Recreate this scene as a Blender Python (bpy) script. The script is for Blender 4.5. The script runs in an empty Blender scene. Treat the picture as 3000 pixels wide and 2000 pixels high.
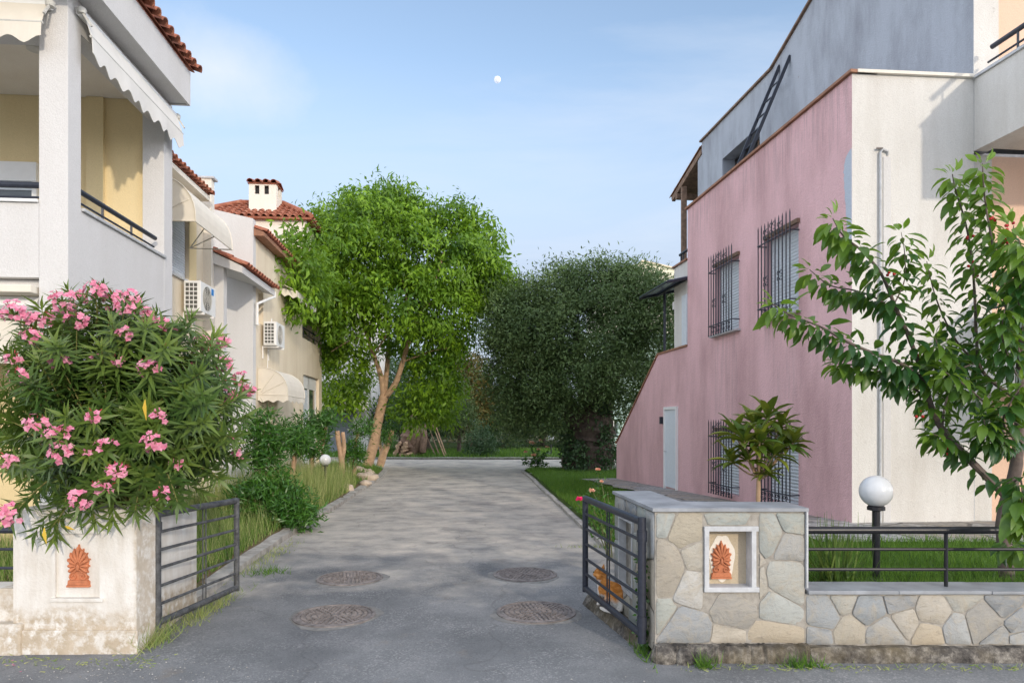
import bpy, bmesh, math, random
import numpy as np
from mathutils import Vector, Matrix
R = math.radians
rng = np.random.RandomState(7)
random.seed(7)
scene = bpy.context.scene
COL = scene.collection

# ---------------------------------------------------------------- camera model (24 mm lens, level, shifted)
F = 2000.0; CX = 1500.0; HY = 1240.0; EYE = 1.65
def P(u, v, Y):
    return Vector(((u - CX) / F * Y, Y, EYE + (HY - v) / F * Y))
def G(u, v, z=0.0):
    Y = (EYE - z) * F / (v - HY)
    return Vector(((u - CX) / F * Y, Y, z))

class Fr:
    """a vertical plane: origin, direction along it, outward normal"""
    def __init__(s, o, t, sign):
        s.o = Vector((o[0], o[1])); s.t = Vector(t).normalized()
        s.n = Vector((-s.t.y, s.t.x)) * sign
    def pt(s, a, o, z):
        q = s.o + s.t * a + s.n * o
        return Vector((q.x, q.y, z))
    def uv(s, u, v, o=0.0):
        k = (u - CX) / F
        Y = (o + s.o.dot(s.n)) / (k * s.n.x + s.n.y)
        q = Vector((k * Y, Y)) - s.o
        return q.dot(s.t), EYE + (HY - v) / F * Y

# ---------------------------------------------------------------- objects
OFF = {}
def tag(o, label=None, cat=None, group=None, kind=None):
    if label: o['label'] = label
    if cat: o['category'] = cat
    if group: o['group'] = group
    if kind: o['kind'] = kind
    return o
def thing(name, loc, label, cat, group=None):
    o = bpy.data.objects.new(name, None); COL.objects.link(o)
    o.location = Vector(loc); o.empty_display_size = .1
    OFF[o.name] = Vector(loc)
    return tag(o, label, cat, group)
def link(name, me, parent=None, origin=None):
    ob = bpy.data.objects.new(name, me); COL.objects.link(ob)
    if parent is not None:
        ob.parent = parent; OFF[ob.name] = OFF[parent.name]
    else:
        org = Vector(origin) if origin is not None else Vector((0, 0, 0))
        ob.location = org; OFF[ob.name] = org
    return ob
def kids(o): return [c for c in bpy.data.objects if c.parent == o]
def dup(o, parent=None, loc=None, rz=None, sc=None):
    ch = list(o.children)
    c = o.copy(); COL.objects.link(c); c.parent = parent
    for k in ch: dup(k, c)
    if loc is not None: c.location = Vector(loc)
    if rz is not None: c.rotation_euler = (0, 0, rz)
    if sc is not None: c.scale = (sc, sc, sc)
    return c

class MB:
    def __init__(s): s.v = []; s.f = []
    def add(s, vs, fs):
        b = len(s.v); s.v += [Vector(p) for p in vs]
        s.f += [tuple(i + b for i in f) for f in fs]
        return s
    def box(s, fr, a0, a1, o0, o1, z0, z1):
        p = [fr.pt(a, o, z) for z in (z0, z1) for a, o in ((a0, o0), (a1, o0), (a1, o1), (a0, o1))]
        return s.add(p, [(0, 1, 2, 3), (4, 5, 6, 7), (0, 1, 5, 4), (1, 2, 6, 5), (2, 3, 7, 6), (3, 0, 4, 7)])
    def wbox(s, x0, x1, y0, y1, z0, z1):
        p = [(x, y, z) for z in (z0, z1) for x, y in ((x0, y0), (x1, y0), (x1, y1), (x0, y1))]
        return s.add(p, [(0, 1, 2, 3), (4, 5, 6, 7), (0, 1, 5, 4), (1, 2, 6, 5), (2, 3, 7, 6), (3, 0, 4, 7)])
    def prism(s, A, B):
        n = len(A)
        fs = [tuple(range(n)), tuple(range(n, 2 * n))]
        fs += [(i, (i + 1) % n, n + (i + 1) % n, n + i) for i in range(n)]
        return s.add(list(A) + list(B), fs)
    def wprism(s, fr, poly, o0, o1):        # polygon in (along, z), extruded across the wall
        return s.prism([fr.pt(a, o0, z) for a, z in poly], [fr.pt(a, o1, z) for a, z in poly])
    def sprism(s, fr, poly, a0, a1):        # polygon in (out, z), extruded along the wall
        return s.prism([fr.pt(a0, o, z) for o, z in poly], [fr.pt(a1, o, z) for o, z in poly])
    def bar(s, a, b, w, h=None):
        a = Vector(a); b = Vector(b); d = (b - a).normalized(); h = h or w
        up = Vector((0, 0, 1)) if abs(d.z) < .95 else Vector((0, 1, 0))
        x = d.cross(up).normalized(); y = x.cross(d).normalized()
        c = [x * (i * w / 2) + y * (j * h / 2) for i, j in ((-1, -1), (1, -1), (1, 1), (-1, 1))]
        return s.prism([a + q for q in c], [b + q for q in c])
    def tube(s, pts, r, n=8, cap=True):
        pts = [Vector(p) for p in pts]; m = len(pts)
        if not hasattr(r, '__len__'): r = [r] * m
        rings = []; prev = None
        for i, p in enumerate(pts):
            d = (pts[min(i + 1, m - 1)] - pts[max(i - 1, 0)]).normalized()
            if prev is None:
                up = Vector((0, 0, 1)) if abs(d.z) < .9 else Vector((0, 1, 0))
                x = d.cross(up).normalized()
            else:
                x = (prev - d * prev.dot(d)).normalized()
            prev = x; y = d.cross(x)
            rings.append([p + (x * math.cos(t) + y * math.sin(t)) * r[i] for t in [2 * math.pi * k / n for k in range(n)]])
        vs = [q for ring in rings for q in ring]
        fs = [(i * n + k, i * n + (k + 1) % n, (i + 1) * n + (k + 1) % n, (i + 1) * n + k) for i in range(m - 1) for k in range(n)]
        if cap: fs += [tuple(range(n)), tuple((m - 1) * n + k for k in range(n))]
        return s.add(vs, fs)
    def lathe(s, c, prof, n=24):
        c = Vector(c)
        vs = [c + Vector((r * math.cos(2 * math.pi * k / n), r * math.sin(2 * math.pi * k / n), z)) for r, z in prof for k in range(n)]
        m = len(prof)
        fs = [(i * n + k, i * n + (k + 1) % n, (i + 1) * n + (k + 1) % n, (i + 1) * n + k) for i in range(m - 1) for k in range(n)]
        fs += [tuple(range(n)), tuple((m - 1) * n + k for k in range(n))]
        return s.add(vs, fs)
    def ball(s, c, r, M=None, nu=14, nv=9):
        if not hasattr(r, '__len__'): r = (r, r, r)
        c = Vector(c); vs = []; fs = []
        for j in range(nv + 1):
            th = math.pi * j / nv
            for k in range(nu):
                ph = 2 * math.pi * k / nu
                q = Vector((r[0] * math.sin(th) * math.cos(ph), r[1] * math.sin(th) * math.sin(ph), r[2] * math.cos(th)))
                if M is not None: q = M @ q
                vs.append(c + q)
        for j in range(nv):
            for k in range(nu):
                fs.append((j * nu + k, j * nu + (k + 1) % nu, (j + 1) * nu + (k + 1) % nu, (j + 1) * nu + k))
        return s.add(vs, fs)
    def holes(s, fr, a0, a1, z0, z1, o0, o1, hs):
        """wall slab with rectangular openings; hs = [(a0,a1,z0,z1)]"""
        A = sorted({a0, a1} | {h[0] for h in hs} | {h[1] for h in hs}); Z = sorted({z0, z1} | {h[2] for h in hs} | {h[3] for h in hs})
        A = [a for a in A if a0 <= a <= a1]; Z = [z for z in Z if z0 <= z <= z1]
        def solid(i, j):
            if i < 0 or j < 0 or i >= len(A) - 1 or j >= len(Z) - 1: return False
            a = (A[i] + A[i + 1]) / 2; z = (Z[j] + Z[j + 1]) / 2
            return not any(h[0] < a < h[1] and h[2] < z < h[3] for h in hs)
        for i in range(len(A) - 1):
            for j in range(len(Z) - 1):
                if not solid(i, j): continue
                q = [(A[i], Z[j]), (A[i + 1], Z[j]), (A[i + 1], Z[j + 1]), (A[i], Z[j + 1])]
                s.add([fr.pt(a, o1, z) for a, z in q], [(0, 1, 2, 3)])
                s.add([fr.pt(a, o0, z) for a, z in q], [(3, 2, 1, 0)])
                for (di, dj), (p, r_) in (((0, -1), (0, 1)), ((1, 0), (1, 2)), ((0, 1), (2, 3)), ((-1, 0), (3, 0))):
                    if not solid(i + di, j + dj):
                        s.add([fr.pt(*_3(q[p], o1)), fr.pt(*_3(q[r_], o1)), fr.pt(*_3(q[r_], o0)), fr.pt(*_3(q[p], o0))], [(0, 1, 2, 3)])
        return s
    def build(s, name, mat, parent=None, origin=None, smooth=False, bevel=0.0, label=None):
        me = bpy.data.meshes.new(name)
        off = OFF[parent.name] if parent is not None else (Vector(origin) if origin is not None else Vector((0, 0, 0)))
        me.from_pydata([tuple(p - off) for p in s.v], [], s.f)
        bm = bmesh.new(); bm.from_mesh(me)
        bmesh.ops.remove_doubles(bm, verts=bm.verts, dist=1e-5)
        bmesh.ops.recalc_face_normals(bm, faces=bm.faces)
        if bevel: bmesh.ops.bevel(bm, geom=list(bm.edges), offset=bevel, segments=2, affect='EDGES', profile=.6, clamp_overlap=True)
        if smooth:
            for f in bm.faces: f.smooth = True
        bm.to_mesh(me); bm.free()
        me.materials.append(mat)
        if smooth: me.set_sharp_from_angle(angle=R(40))
        o = link(name, me, parent, origin)
        if label: o['label'] = label
        return o
def _3(q, o): return (q[0], o, q[1])

# ---------------------------------------------------------------- numpy leaves
def np_mesh(name, V, Q, mat, parent=None, origin=None, tint=None, smooth=True):
    off = np.array(OFF[parent.name] if parent is not None else (origin if origin is not None else (0, 0, 0)))
    V = (np.asarray(V, dtype=np.float64) - off).astype(np.float32)
    Q = np.asarray(Q, dtype=np.int32); k = Q.shape[1]
    me = bpy.data.meshes.new(name)
    me.vertices.add(len(V)); me.vertices.foreach_set('co', V.ravel())
    me.loops.add(Q.size); me.loops.foreach_set('vertex_index', Q.ravel())
    me.polygons.add(len(Q)); me.polygons.foreach_set('loop_start', np.arange(0, Q.size, k, dtype=np.int32))
    me.polygons.foreach_set('loop_total', np.full(len(Q), k, dtype=np.int32))
    if smooth: me.polygons.foreach_set('use_smooth', np.ones(len(Q), dtype=bool))
    if tint is not None:
        at = me.attributes.new('tint', 'FLOAT', 'POINT'); at.data.foreach_set('value', np.asarray(tint, dtype=np.float32))
    me.materials.append(mat); me.update(calc_edges=True)
    return link(name, me, parent, origin)
def unit(a): return a / np.maximum(np.linalg.norm(a, axis=-1, keepdims=True), 1e-9)
TPL = {   # x (of width), y (of length), z (of length)
 'dia': ([(0, 0, 0), (.5, .45, .05), (0, 1, -.05), (-.5, .45, .05)], [(0, 1, 2, 3)]),
 'lance': ([(-.08, 0, 0), (.08, 0, 0), (-.5, .4, .05), (.5, .4, .05), (-.04, 1, -.12), (.04, 1, -.12)], [(0, 1, 3, 2), (2, 3, 5, 4)]),
 'fold': ([(0, 0, 0), (-.42, .3, .09), (0, .3, .02), (.42, .3, .09), (-.42, .62, .05), (0, .62, -.02), (.42, .62, .05), (0, 1, -.22)],
          [(0, 2, 1, 1), (0, 3, 2, 2), (1, 2, 5, 4), (2, 3, 6, 5), (4, 5, 7, 7), (5, 6, 7, 7)]),
 'blade': ([(-.5, 0, 0), (.5, 0, 0), (-.36, .5, .04), (.36, .5, .04), (-.05, 1, .2), (.05, 1, .2)], [(0, 1, 3, 2), (2, 3, 5, 4)]),
 'tri': ([(-.5, 0, 0), (.5, 0, 0), (.06, 1, .15), (-.06, 1, .15)], [(0, 1, 2, 3)]),
}
# 'fold' as clean quads (with doubled tip verts)
TPL['fold'] = ([(-.03, 0, 0), (0, 0, -.005), (.03, 0, 0),
                (-.4, .28, .07), (0, .28, .0), (.4, .28, .07),
                (-.46, .55, .05), (0, .55, -.03), (.46, .55, .05),
                (-.26, .82, -.05), (0, .82, -.11), (.26, .82, -.05),
                (-.02, 1, -.2), (0, 1, -.21), (.02, 1, -.2)],
               [(i * 3 + j, i * 3 + j + 1, i * 3 + j + 4, i * 3 + j + 3) for i in range(4) for j in range(2)])
def leafs(name, pos, d, nrm, L, W, mat, parent=None, origin=None, tpl='dia', tint=None):
    pos = np.asarray(pos, float); n = len(pos)
    d = unit(np.asarray(d, float)); nrm = np.asarray(nrm, float)
    side = unit(np.cross(d, nrm)); nn = np.cross(side, d)
    L = np.broadcast_to(np.asarray(L, float), (n,)); W = np.broadcast_to(np.asarray(W, float), (n,))
    tv, tf = TPL[tpl]; tv = np.array(tv); tf = np.array(tf); m = len(tv)
    V = pos[:, None] + side[:, None] * (tv[None, :, :1] * W[:, None, None]) + d[:, None] * (tv[None, :, 1:2] * L[:, None, None]) + nn[:, None] * (tv[None, :, 2:] * L[:, None, None])
    Q = (tf[None] + (np.arange(n) * m)[:, None, None]).reshape(-1, 4)
    if tint is None: tint = rng.rand(n)
    return np_mesh(name, V.reshape(-1, 3), Q, mat, parent, origin, np.repeat(tint, m))
def rnd_dir(n): return unit(rng.normal(size=(n, 3)))
def crown(name, clumps, twigs, per, spread, L, W, mat, parent, droop=.3, tpl='dia', inner=.45, rag=.12):
    """clumps: (center, (rx,ry,rz)); twig centres near the shell of each clump, leaves round each twig"""
    vol = np.array([c[1][0] * c[1][2] + c[1][1] * c[1][2] for c in clumps]); vol = vol / vol.sum()
    T = []; O = []
    for (c, r), w in zip(clumps, vol):
        k = max(3, int(twigs * w)); u = rnd_dir(k)
        q = inner + (1 - inner) * rng.rand(k, 1) ** .55 + rng.normal(size=(k, 1)) * rag
        T.append(np.array(c) + u * q * np.array(r)); O.append(u)
    T = np.concatenate(T); O = np.concatenate(O); n = len(T)
    tt = np.repeat(rng.rand(n), per)
    pos = np.repeat(T, per, 0) + rng.normal(size=(n * per, 3)) * spread * np.array([1, 1, .8])
    out = np.repeat(O, per, 0)
    d = out * .5 + rnd_dir(n * per) * .8 + np.array([0, 0, -droop])
    nr = out * .6 + rnd_dir(n * per) * .7 + np.array([0, 0, .5])
    k = n * per
    return leafs(name, pos, d, nr, L * (.7 + .6 * rng.rand(k)), W * (.7 + .6 * rng.rand(k)), mat, parent, tpl=tpl, tint=np.clip(tt * .75 + rng.rand(k) * .25, 0, 1))

# ---------------------------------------------------------------- materials
class NT:
    def __init__(s, tree): s.t = tree
    def add(s, typ, ins=None, **pr):
        n = s.t.nodes.new(typ)
        for k, v in pr.items(): setattr(n, k, v)
        for k, v in (ins or {}).items():
            if isinstance(v, bpy.types.NodeSocket): s.t.links.new(v, n.inputs[k])
            else: n.inputs[k].default_value = v
        return n
    def co(s, sc=(1, 1, 1)):
        c = s.add('ShaderNodeTexCoord')
        return s.add('ShaderNodeMapping', {'Vector': c.outputs['Object'], 'Scale': sc}).outputs[0]
    def noise(s, vec, scale, detail=4, rough=.6, dist=0):
        return s.add('ShaderNodeTexNoise', {'Vector': vec, 'Scale': scale, 'Detail': detail, 'Roughness': rough, 'Distortion': dist}).outputs[0]
    def ramp(s, fac, stops):
        n = s.add('ShaderNodeValToRGB', {'Fac': fac}); e = n.color_ramp.elements
        while len(e) < len(stops): e.new(.5)
        for q, (p, c) in zip(e, stops):
            q.position = p; q.color = c if len(c) == 4 else (*c, 1)
        return n.outputs[0]
    def step(s, fac, a, b): return s.add('ShaderNodeMapRange', {'Value': fac, 'From Min': a, 'From Max': b}, clamp=True).outputs[0]
    def mix(s, fac, a, b, mode='MIX'):
        n = s.add('ShaderNodeMix', data_type='RGBA', blend_type=mode)
        for i, v in ((0, fac), (6, a), (7, b)):
            if isinstance(v, bpy.types.NodeSocket): s.t.links.new(v, n.inputs[i])
            else: n.inputs[i].default_value = v if i == 0 else ((*v, 1) if len(v) == 3 else v)
        return n.outputs[2]
    def math(s, op, a, b=0.0):
        n = s.add('ShaderNodeMath', {0: a, 1: b}, operation=op); return n.outputs[0]
    def xyz(s, vec): return s.add('ShaderNodeSeparateXYZ', {0: vec}).outputs
    def bump(s, h, st=.3, dist=.01): return s.add('ShaderNodeBump', {'Height': h, 'Strength': st, 'Distance': dist}).outputs[0]
def M(name):
    m = bpy.data.materials.new(name); m.use_nodes = True; t = m.node_tree; t.nodes.clear()
    nt = NT(t); b = nt.add('ShaderNodeBsdfPrincipled'); o = nt.add('ShaderNodeOutputMaterial')
    t.links.new(b.outputs[0], o.inputs[0])
    def setp(**k):
        for a, v in k.items():
            a = {'col': 'Base Color', 'rough': 'Roughness', 'nrm': 'Normal', 'metal': 'Metallic', 'spec': 'Specular IOR Level'}.get(a, a)
            if isinstance(v, bpy.types.NodeSocket): t.links.new(v, b.inputs[a])
            else: b.inputs[a].default_value = (*v, 1) if hasattr(v, '__len__') and len(v) == 3 else v
    return m, nt, setp, b, o
def plain(name, col, rough=.6, metal=0., var=.12, scale=14, bump=.15, spec=.4):
    m, n, sp, b, o = M(name); c = n.co(); f = n.noise(c, scale, 5)
    k = [max(0, x * (1 - var)) for x in col]; k2 = [min(1, x * (1 + var)) for x in col]
    sp(col=n.ramp(f, [(.3, k), (.7, k2)]), rough=rough, metal=metal, spec=spec)
    if bump: sp(nrm=n.bump(n.noise(c, scale * 6, 3), bump, .004))
    return m
def stucco(name, col, stain, amt=.5, streak=(1.6, 1.6, .28), bump=.5, fine=70, rough=.92, spots=.0, spotcol=(.2, .17, .15)):
    m, n, sp, b, o = M(name)
    s1 = n.noise(n.co(streak), 1.3, 6, .65); c = n.co(); s2 = n.noise(c, .55, 4)
    fac = n.math('MULTIPLY', n.step(n.math('ADD', n.math('MULTIPLY', s1, .7), n.math('MULTIPLY', s2, .3)), .44, .68), amt)
    base = n.mix(fac, col, stain)
    g = n.noise(c, fine, 3, .6)
    base = n.mix(n.step(g, .35, .7), n.mix(.10, base, (0, 0, 0)), base)
    if spots: base = n.mix(n.math('MULTIPLY', n.step(n.noise(c, 9, 5, .75), .66, .72), spots), base, spotcol)
    sp(col=base, rough=rough, spec=.2, nrm=n.bump(n.math('ADD', g, n.math('MULTIPLY', n.noise(c, fine * .3, 3), .6)), bump, .012))
    return m
def pink_mat():
    m = stucco('pink_stucco', (.75, .485, .50), (.47, .285, .285), .85, streak=(1.1, 1.1, .30), bump=.8, fine=48, spots=.28, spotcol=(.34, .24, .22))
    n = NT(m.node_tree); b = [q for q in m.node_tree.nodes if q.type == 'BSDF_PRINCIPLED'][0]
    old = b.inputs['Base Color'].links[0].from_socket
    x, y, z = n.xyz(n.co()); st = n.noise(n.co((9, 9, .55)), 1.6, 5, .7)
    win = None                      # grey drips that run down from the two upper sills and from the coping
    for a0, a1 in ((1.12, 2.25), (2.98, 4.1)):
        k = n.math('MULTIPLY', n.step(y, a0, a0 + .12), n.step(y, a1, a1 - .12)); win = k if win is None else n.math('ADD', win, k)
    low = n.math('MULTIPLY', n.math('LESS_THAN', z, 3.2), n.step(n.math('SUBTRACT', z, n.math('MULTIPLY', st, 1.6)), .6, 1.5))
    top = n.step(n.math('ADD', z, n.math('MULTIPLY', st, 1.5)), 5.9, 6.5)
    f = n.math('MAXIMUM', n.math('MULTIPLY', n.math('MULTIPLY', win, low), n.step(st, .46, .66)), n.math('MULTIPLY', top, n.step(st, .45, .62)))
    m.node_tree.links.new(n.mix(n.math('MULTIPLY', f, .38), old, (.30, .23, .23)), b.inputs['Base Color']); return m
def leafmat(name, dark, light, rough=.5, trans=.3, tcol=None, spec=.4):
    m, n, sp, b, o = M(name)
    a = n.add('ShaderNodeAttribute', attribute_name='tint').outputs['Fac']
    col = n.ramp(a, [(.0, dark), (1., light)])
    sp(col=col, rough=rough, spec=spec)
    tr = n.add('ShaderNodeBsdfTranslucent', {'Color': n.mix(.5, col, tcol or [min(1, x * 1.6) for x in light])})
    mx = n.add('ShaderNodeMixShader', {0: trans, 1: b.outputs[0], 2: tr.outputs[0]})
    n.t.links.new(mx.outputs[0], o.inputs[0])
    return m
# ---------------------------------------------------------------- world, sun, camera
SUN_AZ = R(25.5); SUN_EL = R(16.0)          # to the right of and behind the camera, low
sdir = Vector((math.sin(SUN_AZ) * math.cos(SUN_EL), -math.cos(SUN_AZ) * math.cos(SUN_EL), math.sin(SUN_EL)))
w = bpy.data.worlds.new('World'); scene.world = w; w.use_nodes = True
w.node_tree.nodes.clear(); n = NT(w.node_tree)
sky = n.add('ShaderNodeTexSky', sky_type='NISHITA', sun_disc=False, sun_elevation=SUN_EL, sun_rotation=math.atan2(sdir.x, sdir.y),
            air_density=1.0, dust_density=1.2, ozone_density=1.6, altitude=30)
gen = n.add('ShaderNodeTexCoord').outputs['Generated']
x_, y_, z_ = n.xyz(gen)
flat = n.add('ShaderNodeCombineXYZ', {0: n.math('DIVIDE', x_, n.math('ADD', z_, .22)), 1: n.math('DIVIDE', y_, n.math('ADD', z_, .22)), 2: 0.0}).outputs[0]
mp = n.add('ShaderNodeMapping', {'Vector': flat, 'Location': (3.1, 1.7, 0), 'Rotation': (0, 0, R(35)), 'Scale': (.75, 1.5, 1)}).outputs[0]
c1 = n.noise(mp, 1.3, 8, .58, .7); c2 = n.noise(flat, .6, 3, .5)
cl = n.math('MULTIPLY', n.step(c1, .47, .74), n.step(c2, .36, .62))
# the small bright cloud beside the left roof
cd = P(640, 205, 10) - Vector((0, 0, EYE)); cd.normalize()
dv = n.add('ShaderNodeVectorMath', {0: gen, 1: cd}, operation='SUBTRACT').outputs[0]
dv = n.add('ShaderNodeMapping', {'Vector': dv, 'Rotation': (0, R(-30), 0), 'Scale': (8.5, 3, 14)}).outputs[0]
ln = n.add('ShaderNodeVectorMath', {0: dv}, operation='LENGTH').outputs[1]
puff = n.math('MULTIPLY', n.step(n.math('ADD', ln, n.math('MULTIPLY', n.noise(gen, 9, 7, .62), .9)), 1.34, .5), .72)
haze = n.math('MULTIPLY', n.step(z_, .47, .22), .92)
hz = n.mix(haze, n.mix(1.0, sky.outputs[0], (2.42, 2.16, 1.98), 'MULTIPLY'), (4.25, 5.0, 6.25))
cc = n.mix(n.math('MULTIPLY', cl, .85), hz, (5.7, 6.3, 7.3))
cc = n.mix(puff, cc, (6.6, 6.9, 7.4))
# added fill light: sky brightened out of view overhead, behind and to both sides
sky_fill = n.math('MAXIMUM', n.math('MULTIPLY', n.step(y_, -.2, -.7), .25), n.math('MAXIMUM', n.math('MULTIPLY', n.step(z_, .6, .9), .36), n.math('MAXIMUM', n.math('MULTIPLY', n.step(x_, .64, .86), 1.25), n.math('MULTIPLY', n.step(x_, -.64, -.86), .88))))
cc = n.mix(n.math('MULTIPLY', sky_fill, n.math('ADD', .52, n.math('MULTIPLY', c1, .5))), cc, (23.0, 23.8, 25.6))
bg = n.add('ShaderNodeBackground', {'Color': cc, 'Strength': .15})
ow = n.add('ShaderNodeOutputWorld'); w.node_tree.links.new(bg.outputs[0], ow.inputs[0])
sun = bpy.data.lights.new('sun', 'SUN'); sun.energy = 2.1; sun.angle = R(1.3); sun.color = (.98, .865, .71)
so = bpy.data.objects.new('sun', sun); COL.objects.link(so); so.rotation_euler = sdir.to_track_quat('Z', 'Y').to_euler()
so.location = sdir * 60
cam = bpy.data.cameras.new('camera'); cam.sensor_width = 36; cam.lens = 24; cam.shift_y = (HY - 1000) / 3000
cam.clip_start = .05; cam.clip_end = 6000
co_ = bpy.data.objects.new('camera', cam); COL.objects.link(co_); co_.location = (0, 0, EYE); co_.rotation_euler = (R(90), 0, 0)
scene.camera = co_
scene.view_settings.view_transform = 'Standard'; scene.view_settings.look = 'None'; scene.view_settings.exposure = -.09; scene.view_settings.gamma = 1
scene.cycles.max_bounces = 6; scene.cycles.transparent_max_bounces = 6; scene.cycles.diffuse_bounces = 4
scene.cycles.use_denoising = True

# ---------------------------------------------------------------- materials
m_white = stucco('white_stucco', (.665, .655, .645), (.54, .52, .49), .35, bump=.35)
m_whiteR = stucco('white_render_stained', (.71, .695, .66), (.47, .43, .38), .55, bump=.5, spots=.3)
m_cream = stucco('cream_stucco', (.80, .70, .54), (.58, .46, .31), .5, bump=.3)
m_creamw = stucco('pale_stucco', (.82, .77, .68), (.64, .56, .46), .35, bump=.3)
m_yellow = stucco('yellow_stucco', (.80, .65, .38), (.70, .54, .28), .4, bump=.2)
m_pink = pink_mat()
m_blue = stucco('grey_render', (.42, .455, .51), (.26, .275, .31), .9, streak=(2, 2, .6), bump=.7, spots=.6, spotcol=(.25, .23, .22))
m_bluep = stucco('pale_blue_render', (.50, .56, .64), (.40, .44, .50), .4)
m_peach = stucco('peach_stucco', (.80, .56, .42), (.70, .46, .34), .3, bump=.2)
m_green = stucco('pale_green_stucco', (.50, .66, .60), (.40, .52, .48), .4)
m_terra = plain('terracotta', (.50, .18, .085), .8, var=.25, scale=20)
m_cop = plain('brown_coping', (.30, .15, .09), .7, var=.25, scale=8)
m_grey = plain('grey_marble', (.48, .49, .50), .55, var=.18, scale=12)
m_metal = plain('dark_blue_metal', (.022, .026, .040), .42, metal=.0, var=.3, scale=30, spec=.5)
m_black = plain('black_paint', (.012, .012, .015), .35, var=.3, scale=40, spec=.5)
m_wmetal = plain('white_paint', (.80, .80, .79), .4, var=.03, scale=10, bump=0)
m_grill = plain('dull_white', (.55, .54, .50), .6, var=.1, bump=0)  # greyer white for guards, bars, brackets and the ceiling lamp
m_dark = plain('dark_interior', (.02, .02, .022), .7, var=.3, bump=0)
m_glass = plain('window_glass', (.06, .075, .085), .08, var=.25, scale=2, bump=0, spec=.8)
m_cloth = plain('awning_cloth', (.70, .65, .56), .9, var=.05, scale=5, bump=.1)
m_wcloth = plain('white_awning_cloth', (.72, .70, .66), .9, var=.05, scale=4, bump=.1)
m_wood = plain('weathered_wood', (.20, .13, .09), .85, var=.4, scale=9)
m_bark = plain('smooth_bark', (.40, .27, .17), .9, var=.28, scale=7, bump=.4)
m_barkd = plain('dark_bark', (.10, .075, .06), .95, var=.5, scale=6, bump=.8)
m_barkc = plain('cherry_bark', (.13, .10, .085), .85, var=.4, scale=12, bump=.5)
m_rock = plain('limestone', (.46, .38, .30), .95, var=.35, scale=6, bump=.6)
m_slat = plain('shutter_plastic', (.62, .67, .72), .5, var=.05, bump=0)
m_door = plain('door_plastic', (.66, .71, .76), .45, var=.04, bump=0)
m_globe = None
def tile_mat():
    m, n, sp, b, o = M('roof_tile'); c = n.co()
    col = n.ramp(n.noise(c, 5, 5, .7), [(.25, (.16, .06, .04)), (.5, (.35, .125, .075)), (.78, (.46, .24, .16))])
    col = n.mix(n.math('MULTIPLY', n.step(n.noise(c, 2.2, 5), .55, .75), .5), col, (.20, .14, .11))
    sp(col=col, rough=.85, spec=.25, nrm=n.bump(n.noise(c, 60, 3), .3, .006)); return m
m_tile = tile_mat()
def globe_mat():
    m, n, sp, b, o = M('opal_globe'); c = n.co()
    sp(col=n.ramp(n.noise(c, 6, 4), [(.3, (.56, .58, .60)), (.7, (.66, .67, .68))]), rough=.22, spec=.5)
    b.inputs['Subsurface Weight'].default_value = .0
    return m
m_globe = globe_mat()
def flag_mat(name, scale, cols, mortar, edge=.035, stretch=(1, 1, 1), rough=.75, bump=.6, vec2=True):
    """irregular slabs with joints; vec2 keeps the cells running straight through the thickness"""
    m, n, sp, b, o = M(name); c = n.co(); x, y, z = n.xyz(c)
    v = n.add('ShaderNodeCombineXYZ', {0: n.math('ADD', x, n.math('MULTIPLY', y, .8)), 1: z if vec2 else y, 2: 0.0}).outputs[0]
    v = n.add('ShaderNodeMapping', {'Vector': v, 'Scale': stretch}).outputs[0]
    dn = n.add('ShaderNodeTexNoise', {'Vector': v, 'Scale': 3.0, 'Detail': 3.0}).outputs[1]
    v = n.mix(.06, v, dn, 'LINEAR_LIGHT')
    vc = n.add('ShaderNodeTexVoronoi', {'Vector': v, 'Scale': scale}, feature='F1', voronoi_dimensions='2D').outputs['Color']
    ve = n.add('ShaderNodeTexVoronoi', {'Vector': v, 'Scale': scale}, feature='DISTANCE_TO_EDGE', voronoi_dimensions='2D').outputs['Distance']
    r_, g_, b_ = n.xyz(vc)
    k = len(cols)
    col = n.ramp(r_, [((i + .5) / k, q) for i, q in enumerate(cols)])
    nn = n.noise(c, 9, 6, .65, 1.2)
    col = n.mix(n.step(nn, .42, .66), col, n.ramp(g_, [(0, (.52, .51, .48)), (.5, (.36, .36, .33)), (1, (.42, .34, .24))]))
    col = n.mix(n.math('MULTIPLY', n.step(n.noise(c, 30, 5, .7), .62, .72), .35), col, (.16, .15, .13))
    jm = n.step(n.math('ADD', ve, n.math('MULTIPLY', n.math('SUBTRACT', n.noise(c, 14, 4), .5), .05)), edge, edge * 1.8)
    mo = n.ramp(n.noise(c, 20, 4), [(.3, [q * .75 for q in mortar]), (.7, mortar)])
    sp(col=n.mix(jm, mo, col), rough=rough, spec=.35, nrm=n.bump(n.math('ADD', n.math('MULTIPLY', jm, .8), n.math('MULTIPLY', nn, .5)), bump, .02))
    return m
m_stone = flag_mat('stone_cladding', 3.7, [(.44, .42, .36), (.36, .40, .38), (.52, .51, .48), (.42, .35, .25), (.25, .28, .31), (.46, .43, .37), (.37, .41, .38)], (.40, .37, .32), .022)
m_stone2 = flag_mat('stone_cladding_low', 4.8, [(.46, .36, .24), (.36, .39, .37), (.52, .47, .38), (.26, .29, .32), (.48, .40, .29), (.42, .43, .40)], (.42, .37, .31), .022)
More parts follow.
